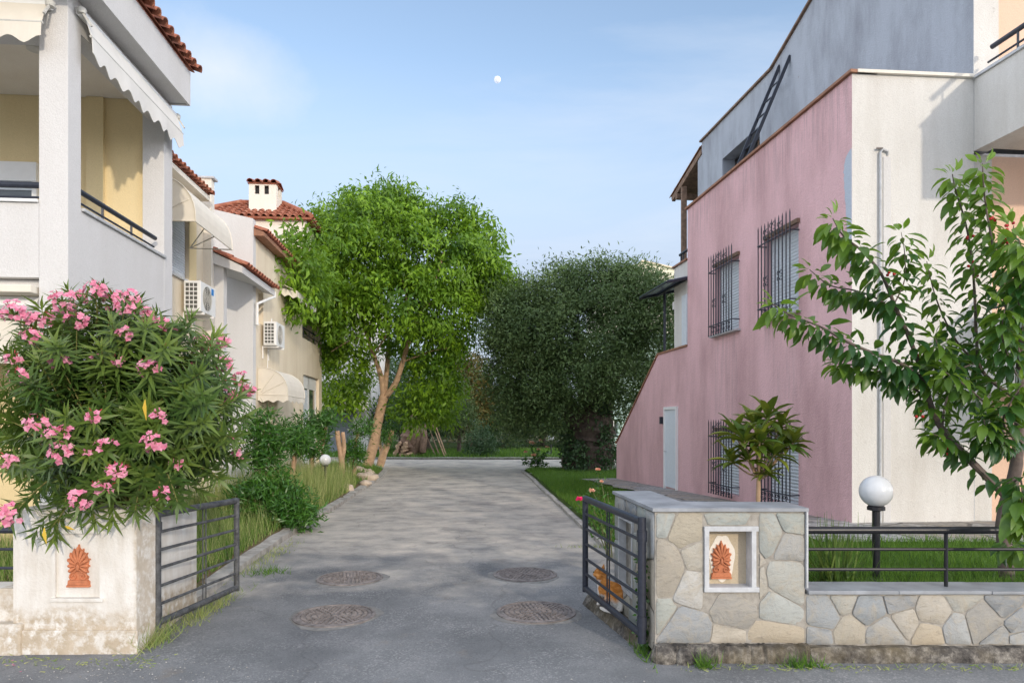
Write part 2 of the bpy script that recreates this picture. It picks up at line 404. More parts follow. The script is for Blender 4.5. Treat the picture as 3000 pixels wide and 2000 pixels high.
def stones_mat(name, cols):
    m, n, sp, b, o = M(name); c = n.co()
    a = n.add('ShaderNodeAttribute', attribute_name='tint').outputs['Fac']; k = len(cols)
    col = n.ramp(a, [((i + .5) / k, q) for i, q in enumerate(cols)]); n.t.nodes[-1].color_ramp.interpolation = 'LINEAR'
    v1 = n.noise(c, 6, 7, .68, 1.6); v2 = n.noise(n.co((1, 1, 2.2)), 17, 6, .7, .8)
    col = n.mix(n.math('MULTIPLY', n.step(v1, .46, .66), .65), col, (.40, .35, .27))
    col = n.mix(n.math('MULTIPLY', n.step(v2, .52, .68), .5), col, n.mix(1., col, (.62, .64, .66), 'MULTIPLY'))
    col = n.mix(n.math('MULTIPLY', n.step(n.noise(c, 34, 5, .75), .62, .70), .5), col, (.15, .13, .11))
    sp(col=col, rough=.72, spec=.35, nrm=n.bump(n.math('ADD', v1, n.math('MULTIPLY', v2, .5)), .7, .018)); return m
SC = [(.40, .395, .355), (.32, .345, .325), (.43, .43, .40), (.38, .33, .25), (.245, .27, .295), (.40, .38, .335), (.33, .365, .345), (.42, .35, .25), (.46, .45, .42), (.29, .31, .32)]
m_stones = stones_mat('cladding_stone', SC)
m_mortar = plain('lime_mortar', (.335, .31, .27), .95, var=.25, scale=18, bump=.6)
m_path = flag_mat('slate_paving', 2.0, [(.22, .22, .22), (.26, .25, .24), (.19, .20, .22), (.24, .22, .2)], (.15, .14, .13), .025, vec2=False)
def plinth_mat():
    m, n, sp, b, o = M('stained_concrete'); c = n.co()
    f = n.noise(c, 11, 8, .75); g = n.noise(c, 2.2, 4)
    col = n.ramp(f, [(.36, (.035, .032, .030)), (.5, (.11, .10, .09)), (.6, (.24, .22, .19)), (.74, (.48, .45, .41))])
    col = n.mix(n.step(g, .45, .65), col, n.mix(.5, col, (.20, .16, .09)))
    sp(col=col, rough=.95, spec=.15, nrm=n.bump(f, .8, .02)); return m
m_plinth = plinth_mat()
def pillar_mat():
    m, n, sp, b, o = M('worn_whitewash'); c = n.co(); x, y, z = n.xyz(c)
    f = n.noise(c, 5, 7, .7); g = n.noise(c, 1.6, 4); h = n.noise(c, 40, 4)
    white = n.ramp(n.noise(n.co((4, 4, 1)), 2.5, 5), [(.3, (.60, .56, .50)), (.65, (.73, .71, .67))])
    cement = n.ramp(n.noise(c, 7, 6, .7), [(.3, (.40, .33, .24)), (.7, (.56, .48, .38))])
    # the flaked foot and corner where the whitewash has gone, ragged edge
    base = n.step(n.math('ADD', z, n.math('ADD', n.math('MULTIPLY', n.math('SUBTRACT', f, .5), .34), n.math('MULTIPLY', n.math('SUBTRACT', g, .5), .5))), .33, .24)
    corner = n.step(n.math('ADD', x, n.math('MULTIPLY', n.math('SUBTRACT', f, .5), .12)), .855, .885)
    topw = n.step(n.math('ADD', z, n.math('MULTIPLY', n.math('SUBTRACT', f, .5), .18)), .93, .97)
    bare = n.math('MAXIMUM', n.math('MAXIMUM', base, n.math('MULTIPLY', corner, .8)), n.math('MULTIPLY', topw, .6))
    bare = n.math('MULTIPLY', bare, n.step(n.noise(c, 13, 5, .7), .62, .46))
    col = n.mix(bare, white, cement)
    col = n.mix(n.math('MULTIPLY', n.step(n.noise(c, 26, 5, .8), .68, .74), .5), col, (.22, .13, .09))
    sp(col=col, rough=.92, spec=.2, nrm=n.bump(n.math('ADD', n.math('MULTIPLY', h, .4), n.math('MULTIPLY', f, .8)), .5, .015)); return m
m_pillar = pillar_mat()
def road_mat():
    m, n, sp, b, o = M('driveway_surface'); c = n.co(); x, y, z = n.xyz(c)
    g = n.noise(c, 1.1, 6, .62); f = n.noise(c, 95, 4, .7); f2 = n.noise(c, 38, 4, .7); st = n.noise(n.co((1.0, 1.3, 1)), 2.3, 6, .65)
    asph = n.ramp(n.math('ADD', n.math('MULTIPLY', g, .6), n.math('MULTIPLY', f, .4)), [(.34, (.11, .115, .12)), (.52, (.20, .205, .21)), (.68, (.31, .31, .31))])
    conc = n.ramp(n.math('ADD', n.math('MULTIPLY', st, .55), n.math('MULTIPLY', g, .45)), [(.36, (.24, .228, .21)), (.5, (.43, .395, .345)), (.64, (.58, .52, .44))])
    k = n.step(n.math('ADD', y, n.math('ADD', n.math('MULTIPLY', n.math('SUBTRACT', n.noise(c, .55, 5), .5), 9.0), n.math('MULTIPLY', n.math('SUBTRACT', n.noise(c, 2.6, 5), .5), 3.2))), 6.6, 9.4)  # asphalt gives way to concrete; part of the change is light put into colour
    col = n.mix(k, asph, conc)
    stone = n.add('ShaderNodeTexVoronoi', {'Vector': c, 'Scale': 85.0}, feature='F1').outputs
    sr, sg, sb = n.xyz(stone['Color'])
    agg = n.math('MULTIPLY', n.step(sr, .70, .95), n.step(n.noise(c, 1.7, 4), .36, .62))
    col = n.mix(n.math('MULTIPLY', agg, .55), col, (.42, .41, .40))
    col = n.mix(n.math('MULTIPLY', n.step(f2, .58, .68), .5), col, n.mix(1., col, (.42, .41, .42), 'MULTIPLY'))
    oil = n.math('MULTIPLY', n.step(n.noise(n.co((1, .6, 1)), .8, 5, .6), .52, .7), .62)
    col = n.mix(oil, col, n.mix(1., col, (.55, .55, .58), 'MULTIPLY'))
    cr = n.add('ShaderNodeTexVoronoi', {'Vector': n.mix(.25, c, n.add('ShaderNodeTexNoise', {'Vector': c, 'Scale': 2.0}).outputs[1], 'LINEAR_LIGHT'), 'Scale': .42}, feature='DISTANCE_TO_EDGE').outputs[0]
    col = n.mix(n.math('MULTIPLY', n.step(cr, .006, .002), .18), col, (.05, .045, .04))
    dirt = n.step(n.noise(c, 1.9, 6, .7), .60, .70)
    col = n.mix(n.math('MULTIPLY', dirt, .25), col, (.27, .2, .13))
    sp(col=col, rough=n.ramp(g, [(.3, (.72,) * 3), (.7, (.92,) * 3)]), spec=.28, nrm=n.bump(n.math('ADD', f, n.math('MULTIPLY', f2, .7)), .65, .012)); return m
m_road = road_mat()
def soil_mat(name, a, b_, c_):
    m, n, sp, b, o = M(name); c = n.co()
    sp(col=n.ramp(n.noise(c, 2.2, 8, .7), [(.3, a), (.52, b_), (.72, c_)]), rough=.97, spec=.1, nrm=n.bump(n.noise(c, 30, 5), .8, .03)); return m
m_soil = soil_mat('lawn_soil', (.030, .050, .012), (.045, .075, .016), (.085, .09, .032))
m_earth = soil_mat('dry_soil', (.12, .085, .05), (.17, .125, .075), (.10, .11, .04))
m_ground = soil_mat('rough_ground', (.05, .06, .025), (.09, .09, .04), (.13, .11, .07))
m_kerb = plain('kerb_concrete', (.34, .32, .29), .95, var=.4, scale=6, bump=.6)
m_rust = plain('rusty_iron', (.20, .175, .165), .62, var=.45, scale=16, bump=.3, spec=.4)
lm_green = leafmat('bright_leaf', (.035, .105, .010), (.23, .40, .020), .5, .32, (.30, .50, .03))
lm_olive = leafmat('olive_leaf', (.042, .090, .024), (.150, .220, .072), .55, .15)
lm_dark = leafmat('dark_leaf', (.022, .055, .022), (.070, .135, .045), .5, .15)
lm_fir = leafmat('yellowing_leaf', (.065, .075, .018), (.17, .13, .03), .6, .2)
lm_cherry = leafmat('cherry_leaf', (.022, .085, .020), (.17, .29, .030), .36, .38, (.25, .42, .03), .5)
lm_young = leafmat('young_leaf', (.10, .20, .02), (.24, .30, .04), .4, .4, (.4, .55, .06))
lm_ole = leafmat('oleander_leaf', (.024, .082, .018), (.165, .235, .038), .45, .28, (.2, .3, .04), .45)
lm_shrub = leafmat('glossy_leaf', (.020, .085, .014), (.085, .215, .025), .36, .22, (.14, .3, .02), .5)
lm_loq = leafmat('loquat_leaf', (.060, .13, .016), (.32, .33, .035), .42, .2, (.3, .3, .04))
lm_grass = leafmat('grass_blade', (.035, .11, .014), (.15, .28, .030), .55, .3)
lm_dry = leafmat('dry_grass', (.14, .25, .045), (.44, .46, .19), .7, .3, (.5, .45, .2))
lm_pink = leafmat('pink_petal', (.66, .08, .22), (.88, .44, .56), .6, .3, (.95, .45, .55))
lm_bud = leafmat('red_bud', (.35, .02, .035), (.55, .05, .09), .5, .15)
lm_rose = leafmat('rose_petal', (.78, .28, .20), (.90, .60, .40), .6, .25)
lm_mag = leafmat('magenta_petal', (.78, .015, .12), (.90, .05, .22), .5, .25)

# ---------------------------------------------------------------- ground, road, lawn
def sheet(name, mat, nx, ny, fn, label=None):
    """grid sheet; fn(i/nx, j/ny) -> (x, y, z)"""
    V = [fn(i / nx, j / ny) for j in range(ny + 1) for i in range(nx + 1)]
    Q = [(j * (nx + 1) + i, j * (nx + 1) + i + 1, (j + 1) * (nx + 1) + i + 1, (j + 1) * (nx + 1) + i) for j in range(ny) for i in range(nx)]
    o = np_mesh(name, V, Q, mat); return tag(o, label, None, None, 'structure')
g = MB(); g.wbox(-420, 420, -60, 700, -1.0, -.03); tag(g.build('ground', m_ground), kind='structure')
def lerp(x, pts):
    return float(np.interp(x, [p[0] for p in pts], [p[1] for p in pts]))
LEFT = [(6.2, -2.85), (8.46, -3.11), (10.5, -3.27), (13.6, -3.42), (16.75, -3.64), (20.3, -3.87), (23.5, -4.25), (25.5, -5.0), (26.6, -6.6)]
RIGHT = [(5.9, 1.40), (10.7, 1.087), (15.7, .778), (20.6, .516), (23.2, .30), (24.3, .60), (24.7, 1.6)]
def edgeL(y): return lerp(y, LEFT)
def edgeR(y): return lerp(y, RIGHT)
# road along the front, drive between the gates, cross lane: one worn surface
rd = sheet('road', m_road, 40, 8, lambda a, b: (-30 + 60 * a, -6 + 10.9 * b, 0.0))
dv_ = sheet('driveway', m_road, 12, 60, lambda a, b: ((lambda y: ((-2.95 if y < 6.2 else edgeL(min(y, 25.2))) - .1) * (1 - a) + ((1.45 if y < 5.9 else edgeR(min(y, 24.0))) + .1) * a)(4.6 + b * 20.6), 4.6 + b * 20.6, .0005 if b == 0 else .004))
ln_ = sheet('lane', m_road, 40, 6, lambda a, b: (-26 + 52 * a, 24.4 + b * (7.3 + .4 * math.sin(a * 9)), .008))
def hwall(y): return .41 + (y - 8.4) * (.104 - .41) / 10.57
def pinkX(y): return 4.183 - .1225 * (y - 8.4)
def hR(x, y):
    e = edgeR(min(max(y, 6.0), 24.)); wx = pinkX(max(y, 8.4)) - .2
    t = (x - e) / max(wx - e, .5)
    if y < 8.6: t *= 1.0 + .9 * min(1, (8.6 - y) / 2.5)
    t = min(1, max(0, t)); t = t * t * (3 - 2 * t)
    hw = max(.06, hwall(max(y, 8.4)))
    return .07 + (hw - .07) * t
def lawn_fn(a, b):
    y = 5.0 + b * 19.4
    e = edgeR(max(y, 6.0)) + .1
    if y < 5.95: e = 1.22
    x1 = 9.0 if y < 8.7 else pinkX(y) + .1 + max(0, y - 18.5) * 2.2
    x = e + (x1 - e) * a
    return (x, y, hR(x, y))
lawn = sheet('lawn', m_soil, 30, 70, lawn_fn)
def hL(x, y):
    e = edgeL(min(max(y, 6.3), 26)); return .06 + .10 * min(1, max(0, (e - x) / 1.2))
def gl_fn(a, b):
    y = 6.0 + b * 20.0; e = edgeL(y) - .1 if y > 6.3 else -2.95
    x = e - a * 11.0; return (x, y, hL(x, y))
gardenL = sheet('garden_soil', m_earth, 24, 50, gl_fn)
def gf_fn(a, b):
    return (-30 + 60 * a, 31.6 + .4 * math.sin(a * 9) + 22 * b, .05 + .12 * b)
farlawn = sheet('far_lawn', m_soil, 30, 8, gf_fn)
# slate path round the pink house
def path_fn(a, b):
    y = 8.2 + b * 11.0; x0 = pinkX(y) + .15; wd = 1.05 + .08 * math.sin(b * 40)
    x = x0 - wd * a; return (x, y, hwall(y) + .02 - .02 * a)
tag(sheet('path', m_path, 4, 60, path_fn), kind='structure')
def path2_fn(a, b):
    x = 3.2 + 9 * a; y = 7.05 + 1.5 * b; return (x, y, .43)
tag(sheet('terrace', m_path, 20, 3, path2_fn), kind='structure')
# kerbs
def kerb(name, pts, wd, h, side):
    mb = MB(); P2 = [Vector((x, y)) for y, x in pts]
    fine = []
    for a, b in zip(P2[:-1], P2[1:]):
        k = max(1, int((b - a).length / .5))
        fine += [a.lerp(b, i / k) for i in range(k)]
    fine.append(P2[-1])
    rings = []
    for i, p in enumerate(fine):
        d = (fine[min(i + 1, len(fine) - 1)] - fine[max(i - 1, 0)]).normalized(); nn = Vector((-d.y, d.x)) * side
        j = random.uniform(-.012, .012); hh = h + random.uniform(-.012, .012)
        rings.append([(p.x + nn.x * o, p.y + nn.y * o, z) for o, z in ((j, -.05), (j + .01, hh), (wd + j, hh + .008), (wd + j, -.05))])
    for r0, r1 in zip(rings[:-1], rings[1:]): mb.prism(r0, r1)
    return tag(mb.build(name, m_kerb), kind='structure')
kerb('kerb_left', LEFT, .17, .075, 1)
kerb('kerb_right', RIGHT[:6], .20, .055, -1)
kerb('kerb_far', [(31.55, x) for x in range(-22, 23, 2)], .2, .07, 1)

# ---------------------------------------------------------------- moon
moon = MB(); moon.ball((0, 0, 0), 17.0, nu=32, nv=20)
mm, n, sp, b, o = M('moon_rock'); sp(col=n.ramp(n.noise(n.co(), .09, 5), [(.4, (.50, .52, .58)), (.6, (.72, .74, .78))]), rough=1, spec=0)
mo = moon.build('moon', mm, smooth=True); mo.location = P(1457, 234, 3400)
tag(mo, 'pale daytime moon, nearly full, alone in the blue sky', 'moon')
# ---------------------------------------------------------------- palmette plaque (anthemion relief)
def palmette(parent, fr, a, z0, o, H, mirror=1):
    """terracotta relief: fan of petals over a drop, two volutes and a stepped foot; a = centre along, o = wall face"""
    mb = MB(); W = H * .53
    def q(x, z, d=0.0): return fr.pt(a + x * H, o + d * H, z0 + z * H)
    # backing slab with the notched outline
    pts = []
    nP = 11
    for i in range(nP):
        t = R(-118 + 236 * i / (nP - 1)); ln = .45 + .07 * (abs(i - 5) < 1) - .04 * (abs(i - 5) > 3)
        for dt, f in ((-.09, .86), (-.05, .97), (0, 1.02), (.05, .97), (.09, .86)):
            tt = t + dt; pts.append((math.sin(tt) * ln * f * .63, .52 + math.cos(tt) * ln * f * .92))
    left = [(.17, .30), (.24, .24), (.21, .17), (.26, .13), (.26, 0), (-.26, 0), (-.26, .13), (-.21, .17), (-.24, .24), (-.17, .30)]
    poly = pts + left
    mb.wprism(fr, [(a + x * H, z0 + z * H) for x, z in poly], o, o + .035 * H)
    for i in range(nP):       # petals
        t = R(-112 + 224 * i / (nP - 1)); ln = .42 + .06 * (abs(i - 5) < 1) - .04 * (abs(i - 5) > 3)
        p = [q(math.sin(t) * ln * f * .63, .50 + math.cos(t) * ln * f * .94, .045 + .03 * math.sin(f * 2.6)) for f in (.22, .45, .7, .9, 1.0)]
        mb.tube(p, [.018 * H, .026 * H, .036 * H, .038 * H, .018 * H], 7)
    mb.ball(q(0, .46, .07), (.045 * H, .045 * H, .085 * H), nu=10, nv=7)
    for sgn in (-1, 1):       # volutes
        p = []
        for k in range(15):
            an = R(90 + k * 32) ; r = .095 * (1 - k / 19)
            p.append(q(sgn * (.115 - r * math.cos(an)), .25 + r * math.sin(an), .055))
        mb.tube(p, .018 * H, 6)
        mb.tube([q(sgn * .02, .42, .06), q(sgn * .08, .36, .06), q(sgn * .115, .345, .055)], .02 * H, 6)
    for zz, hw, d in ((0, .27, .075), (.06, .25, .06), (.115, .235, .07)):
        mb.prism([q(-hw, zz, 0), q(hw, zz, 0), q(hw, zz, d), q(-hw, zz, d)], [q(-hw * .98, zz + .05, 0), q(hw * .98, zz + .05, 0), q(hw * .98, zz + .05, d), q(-hw * .98, zz + .05, d)])
    return mb.build('palmette_plaque', m_terra, parent, smooth=True)

CAMF = Fr((0, 0), (1, 0), -1)   # along +X, outward towards the camera
# ---------------------------------------------------------------- flat stone cladding, every stone its own raised polygon
def clip(poly, p, nx, nz):
    out = []
    for i in range(len(poly)):
        a, b = poly[i], poly[(i + 1) % len(poly)]
        da = (a[0] - p[0]) * nx + (a[1] - p[1]) * nz; db = (b[0] - p[0]) * nx + (b[1] - p[1]) * nz
        if da <= 0: out.append(a)
        if da * db < 0: t = da / (da - db); out.append((a[0] + (b[0] - a[0]) * t, a[1] + (b[1] - a[1]) * t))
    return out
def area(poly): return abs(sum(poly[i][0] * poly[(i + 1) % len(poly)][1] - poly[(i + 1) % len(poly)][0] * poly[i][1] for i in range(len(poly)))) / 2
def stone_face(parent, fr, a0, a1, z0, z1, size, o=0.0, hole=None, seed=1, mat=None, joint=.0048):
    r = np.random.RandomState(seed); S = []
    tries = 0
    while tries < 4000:
        tries += 1; q = (r.uniform(a0, a1), r.uniform(z0, z1)); d = size * (.55 + .75 * r.rand())
        if all(math.hypot(q[0] - s_[0], (q[1] - s_[1]) * 1.2) > min(d, s_[2]) for s_ in S): S.append((q[0], q[1], d))
    V = []; Q = []; TT = []
    for i, s_ in enumerate(S):
        poly = [(a0, z0), (a1, z0), (a1, z1), (a0, z1)]
        for j, t_ in enumerate(S):
            if i == j: continue
            w_ = .5 + .22 * (s_[2] - t_[2]) / size; w_ = min(.66, max(.34, w_))
            m_ = (s_[0] + (t_[0] - s_[0]) * w_, s_[1] + (t_[1] - s_[1]) * w_)
            poly = clip(poly, m_, t_[0] - s_[0], t_[1] - s_[1])
            if len(poly) < 3: break
        if len(poly) < 3: continue
        if hole:
            h0, h1, k0, k1 = hole
            xs = [p[0] for p in poly]; zs = [p[1] for p in poly]
            if max(xs) > h0 and min(xs) < h1 and max(zs) > k0 and min(zs) < k1:
                c4 = [clip(poly, (h0, 0), 1, 0), clip(poly, (h1, 0), -1, 0), clip(poly, (0, k0), 0, 1), clip(poly, (0, k1), 0, -1)]
                c4 = [c for c in c4 if len(c) > 2]
                if not c4: continue
                poly = max(c4, key=area)
        # inset for the joint, then cut and roughen the corners
        cx_ = sum(p[0] for p in poly) / len(poly); cz_ = sum(p[1] for p in poly) / len(poly)
        base = poly; n_ = len(base)
        sgn = 1 if sum(base[k][0] * base[(k + 1) % n_][1] - base[(k + 1) % n_][0] * base[k][1] for k in range(n_)) > 0 else -1
        for k in range(n_):
            a, b = base[k], base[(k + 1) % n_]; L_ = math.hypot(b[0] - a[0], b[1] - a[1])
            if L_ < 1e-5: continue
            nx, nz = (b[1] - a[1]) / L_ * sgn, -(b[0] - a[0]) / L_ * sgn
            poly = clip(poly, (a[0] - nx * joint * r.uniform(.6, 1.3), a[1] - nz * joint * r.uniform(.6, 1.3)), nx, nz)
            if len(poly) < 3: break
        if len(poly) < 3 or area(poly) < 4e-4: continue
        fine = []
        n_ = len(poly)
        for k in range(n_):
            p, q, t_ = poly[k - 1], poly[k], poly[(k + 1) % n_]
            c = r.uniform(.05, .14); c2 = r.uniform(.05, .14)
            fine += [(q[0] + (p[0] - q[0]) * c, q[1] + (p[1] - q[1]) * c), (q[0] * .91 + (p[0] + t_[0]) * .045, q[1] * .91 + (p[1] + t_[1]) * .045), (q[0] + (t_[0] - q[0]) * c2, q[1] + (t_[1] - q[1]) * c2)]
            fine.append(((q[0] + t_[0]) / 2 + r.normal() * .003, (q[1] + t_[1]) / 2 + r.normal() * .003))
        n_ = len(fine); h = r.uniform(.004, .011); tilt = (r.normal() * .012, r.normal() * .012); b0 = len(V)
        for f, hh in ((1.0, 0.0), (.99, h * .75), (.965, h)):
            for p in fine:
                x = cx_ + (p[0] - cx_) * f; z = cz_ + (p[1] - cz_) * f
                V.append(fr.pt(x, o + hh + (tilt[0] * (x - cx_) + tilt[1] * (z - cz_) if hh else 0) + (r.normal() * .0006 if hh else 0), z))
        V.append(fr.pt(cx_, o + h * 1.05, cz_)); cI = len(V) - 1
        for l in range(2):
            for k in range(n_): Q.append((b0 + l * n_ + k, b0 + l * n_ + (k + 1) % n_, b0 + (l + 1) * n_ + (k + 1) % n_, b0 + (l + 1) * n_ + k))
        for k in range(0, n_, 2): Q.append((b0 + 2 * n_ + k, b0 + 2 * n_ + (k + 1) % n_, b0 + 2 * n_ + (k + 2) % n_, cI))
        TT += [r.rand()] * (3 * n_ + 1)
    ob_ = np_mesh('stone_facing', [tuple(v) for v in V], Q, mat or m_stones, parent, tint=TT)
    bm = bmesh.new(); bm.from_mesh(ob_.data); bmesh.ops.recalc_face_normals(bm, faces=bm.faces)
    fw_ = fr.pt(0, 1, 0) - fr.pt(0, 0, 0)
    bm.to_mesh(ob_.data); bm.free(); ob_.data.set_sharp_from_angle(angle=R(50)); return ob_
# ---------------------------------------------------------------- white pillar, left
pl = thing('gate_pillar', (-3.58, 4.9, 0), 'whitewashed L shaped planter pillar with flaking foot and palmette, under the oleander', 'pillar')
FL = Fr((-3.58, 4.9), (1, 0), -1)
FLs = Fr((-2.69, 4.9), (-.085, 1), -1)          # its side along the drive
mb = MB()
# front block with a shallow recess for the plaque
rec = (.30, .62, .40, .86)
mb.holes(FL, 0, .885, -.05, 1.035, -.26, 0, [rec])
mb.box(FL, rec[0] - .01, rec[1] + .01, -.20, -.022, rec[2] - .01, rec[3] + .01)
mb.box(FL, .01, .30, -.9, -.25, -.05, 1.0)
mb.prism([FLs.pt(.25, -.24, -.05), FLs.pt(.25, -.012, -.05), FLs.pt(.25, -.012, .95), FLs.pt(.25, -.24, .95)],
         [FLs.pt(1.30, -.24, -.05), FLs.pt(1.30, -.06, -.05), FLs.pt(1.30, -.06, .90), FLs.pt(1.30, -.24, .90)])
body = mb.build('wall', m_pillar, pl)
mb = MB(); mb.box(FL, .06, .90, 0, .022, -.05, .17); mb.build('plinth', m_pillar, pl, bevel=.008)
mb = MB(); mb.box(FL, .27, .65, -.01, .02, .375, .40); mb.build('ledge', m_pillar, pl, bevel=.004)
sl = MB(); sl.box(FL, .30, .66, -.9, -.27, .8, .92); sl.build('planter_soil', m_earth, pl)
palmette(pl, FL, .462, .475, -.022, .305)
palmette(pl, Fr((-2.69 - .05, 4.9), (-.085 - .045, 1), -1), .64, .42, -.012, .29)

# low wall and railing left of it (mostly outside the frame)
lw = thing('garden_wall', (-4.6, 5.0, 0), 'low plastered wall with dark railing left of the white pillar', 'wall')
mb = MB(); mb.wbox(-6.5, -3.585, 4.97, 5.2, -.05, .45); mb.build('wall', m_pillar, lw, bevel=.01)
mb = MB(); mb.wbox(-6.5, -3.50, 4.86, 4.968, -.05, .22); mb.build('plinth', m_pillar, lw, bevel=.015)
mb = MB()
for z in (.86, .72, .58): mb.tube([(-6.5, 5.06, z), (-3.62, 5.06, z)], .024 if z > .8 else .011)
mb.tube([(-3.60, 5.06, .4), (-3.60, 5.06, .88)], .018)
mb.tube([(-5.0, 5.06, .4), (-5.0, 5.06, .88)], .018)
mb.build('railing', m_metal, lw, smooth=True)

# ---------------------------------------------------------------- stone pillar and wall, right
X0 = 1.0
sp_ = thing('gate_pillar', (1.5, 4.78, 0), 'L shaped stone clad pillar with a white framed niche holding a palmette', 'pillar')
FR = Fr((X0, 4.78), (1, 0), -1)
FRs = Fr((X0, 4.78), (-.085, 1), 1)             # side along the drive, outward to -X
ni = (.372, .676, .504, .902)
mb = MB(); mb.holes(FR, 0, 1.05, .10, 1.035, -.345, 0, [ni]); mb.box(FR, ni[0] - .02, ni[1] + .02, -.33, -.11, ni[2] - .02, ni[3] + .02)
mb.build('wall', m_mortar, sp_)
stone_face(sp_, FR, .006, 1.05, .112, 1.03, .40, 0, (ni[0] - .035, ni[1] + .05, ni[2] - .035, ni[3] + .035), 5)
mb = MB(); mb.holes(FRs, .34, 1.175, -.02, 1.03, -.30, -.003, [(.60, 1.0, .30, .86)]); mb.box(FRs, .58, 1.02, -.2, -.07, .28, .88); mb.build('side_wall', m_mortar, sp_)
stone_face(sp_, FRs, .01, 1.17, .05, 1.03, .40, 0, (.565, 1.035, .27, .89), 9)
m_top = plain('slate_capping', (.27, .285, .305), .5, var=.28, scale=4, bump=.3)
mb = MB()
q = [FRs.pt(-.02, .02, 0), FR.pt(1.07, .02, 0), FR.pt(1.07, -.365, 0), FRs.pt(.365, -.31, 0), FRs.pt(1.20, -.32, 0), FRs.pt(1.20, .02, 0)]
mb.prism([Vector((p.x, p.y, 1.036)) for p in q], [Vector((p.x, p.y, 1.06)) for p in q]); mb.build('capping', m_top, sp_)
mb = MB()
a0, a1, z0, z1 = ni
for A in ((a0 - .03, a1 + .045, z1 - .004, z1 + .03), (a0 - .03, a1 + .05, z0 - .03, z0 + .004), (a0 - .028, a0 + .004, z0 + .001, z1 - .001), (a1 - .004, a1 + .028, z0 + .001, z1 - .001)):
    mb.box(FR, A[0], A[1], -.10, .022, A[2], A[3])
mb.build('niche_frame', m_grey, sp_, bevel=.003)
m_nback = stucco('stained_niche_back', (.55, .46, .33), (.32, .25, .17), .8, bump=.5)
mb = MB(); mb.box(FR, a0 - .01, a1 + .01, -.109, -.098, z0 - .01, z1 + .01); mb.build('niche_back', m_nback, sp_)
mb = MB()   # pale mortar halo round the plaque
pp = [(.52 + .09 * math.cos(t) * (1 + .06 * math.sin(5 * t)), .70 + .165 * math.sin(t) * (1 + .05 * math.sin(7 * t))) for t in [2 * math.pi * k / 36 for k in range(36)]]
mb.wprism(FR, [(a - .02, z - .01) for a, z in pp], -.099, -.094); mb.build('mortar', m_creamw, sp_)
palmette(sp_, FR, .492, .545, -.094, .27)
mb = MB()
for A in ((.57, 1.03, .857, .885), (.57, 1.03, .275, .303), (.57, .604, .301, .859), (.996, 1.03, .301, .859)): mb.box(FRs, A[0], A[1], -.05, .012, A[2], A[3])
mb.build('side_niche_frame', m_grey, sp_)
mb = MB(); mb.box(FR, 1.052, 1.064, -.34, .026, .505, 1.035); mb.build('edge_strip', m_grey, sp_)
# rough concrete foot
def foot(x0, x1, y, top):
    mb = MB(); n_ = 60; rings = []
    for i in range(n_ + 1):
        x = x0 + (x1 - x0) * i / n_; j = random.uniform(-.012, .012)
        rings.append([(x, y + .14, -.05), (x, y - .012 + j, -.05), (x, y + j, top * .6), (x, y + .02 + j, top + random.uniform(-.012, .004)), (x, y + .14, top)])
    for r0, r1 in zip(rings[:-1], rings[1:]): mb.prism(r0, r1)
    return mb
foot(.99, 2.06, 4.70, .115).build('plinth', m_plinth, sp_, smooth=True)
mb = MB(); mb.ball((1.06, 4.74, .03), (.10, .08, .10), nu=12, nv=8); mb.ball((1.19, 4.70, .02), (.07, .05, .09)); mb.build('plinth_lump', m_plinth, sp_, smooth=True)

sw = thing('stone_wall', (3.8, 4.8, 0), 'low wall of multicoloured flat stones with slate coping and black tubular railing', 'wall')
mb = MB(); mb.wbox(2.053, 6.5, 4.785, 5.03, .09, .458); mb.build('wall', m_mortar, sw)
stone_face(sw, Fr((2.053, 4.785), (1, 0), -1), .004, 2.9, .10, .455, .285, 0, None, 12)
foot(2.06, 6.5, 4.705, .10).build('plinth', m_plinth, sw, smooth=True)
mb = MB(); rx = [2.068, 2.70, 3.35, 4.05, 4.8, 5.6, 6.5]
for a, b in zip(rx[:-1], rx[1:]): mb.wbox(a, b - .004, 4.755 + random.uniform(-.004, .004), 5.045, .459, .482 + random.uniform(-.002, .002))
mb.build('coping', m_top, sw, bevel=.004)
rl = MB(); rl.tube([(2.065, 4.90, .885), (3.62, 4.90, .885)], .027, 12); top = rl.build('handrail', m_black, sw, smooth=True)
rl = MB()
for z in (.748, .604): rl.tube([(2.065, 4.90, z), (6.5, 4.90, z)], .0115, 8)
rl.build('rail', m_black, sw, smooth=True)
for x in (3.115, 5.2):
    rl = MB(); rl.tube([(x, 4.90, .47), (x, 4.90, .86)], .0135, 8); rl.build('rail_post', m_black, sw, smooth=True)

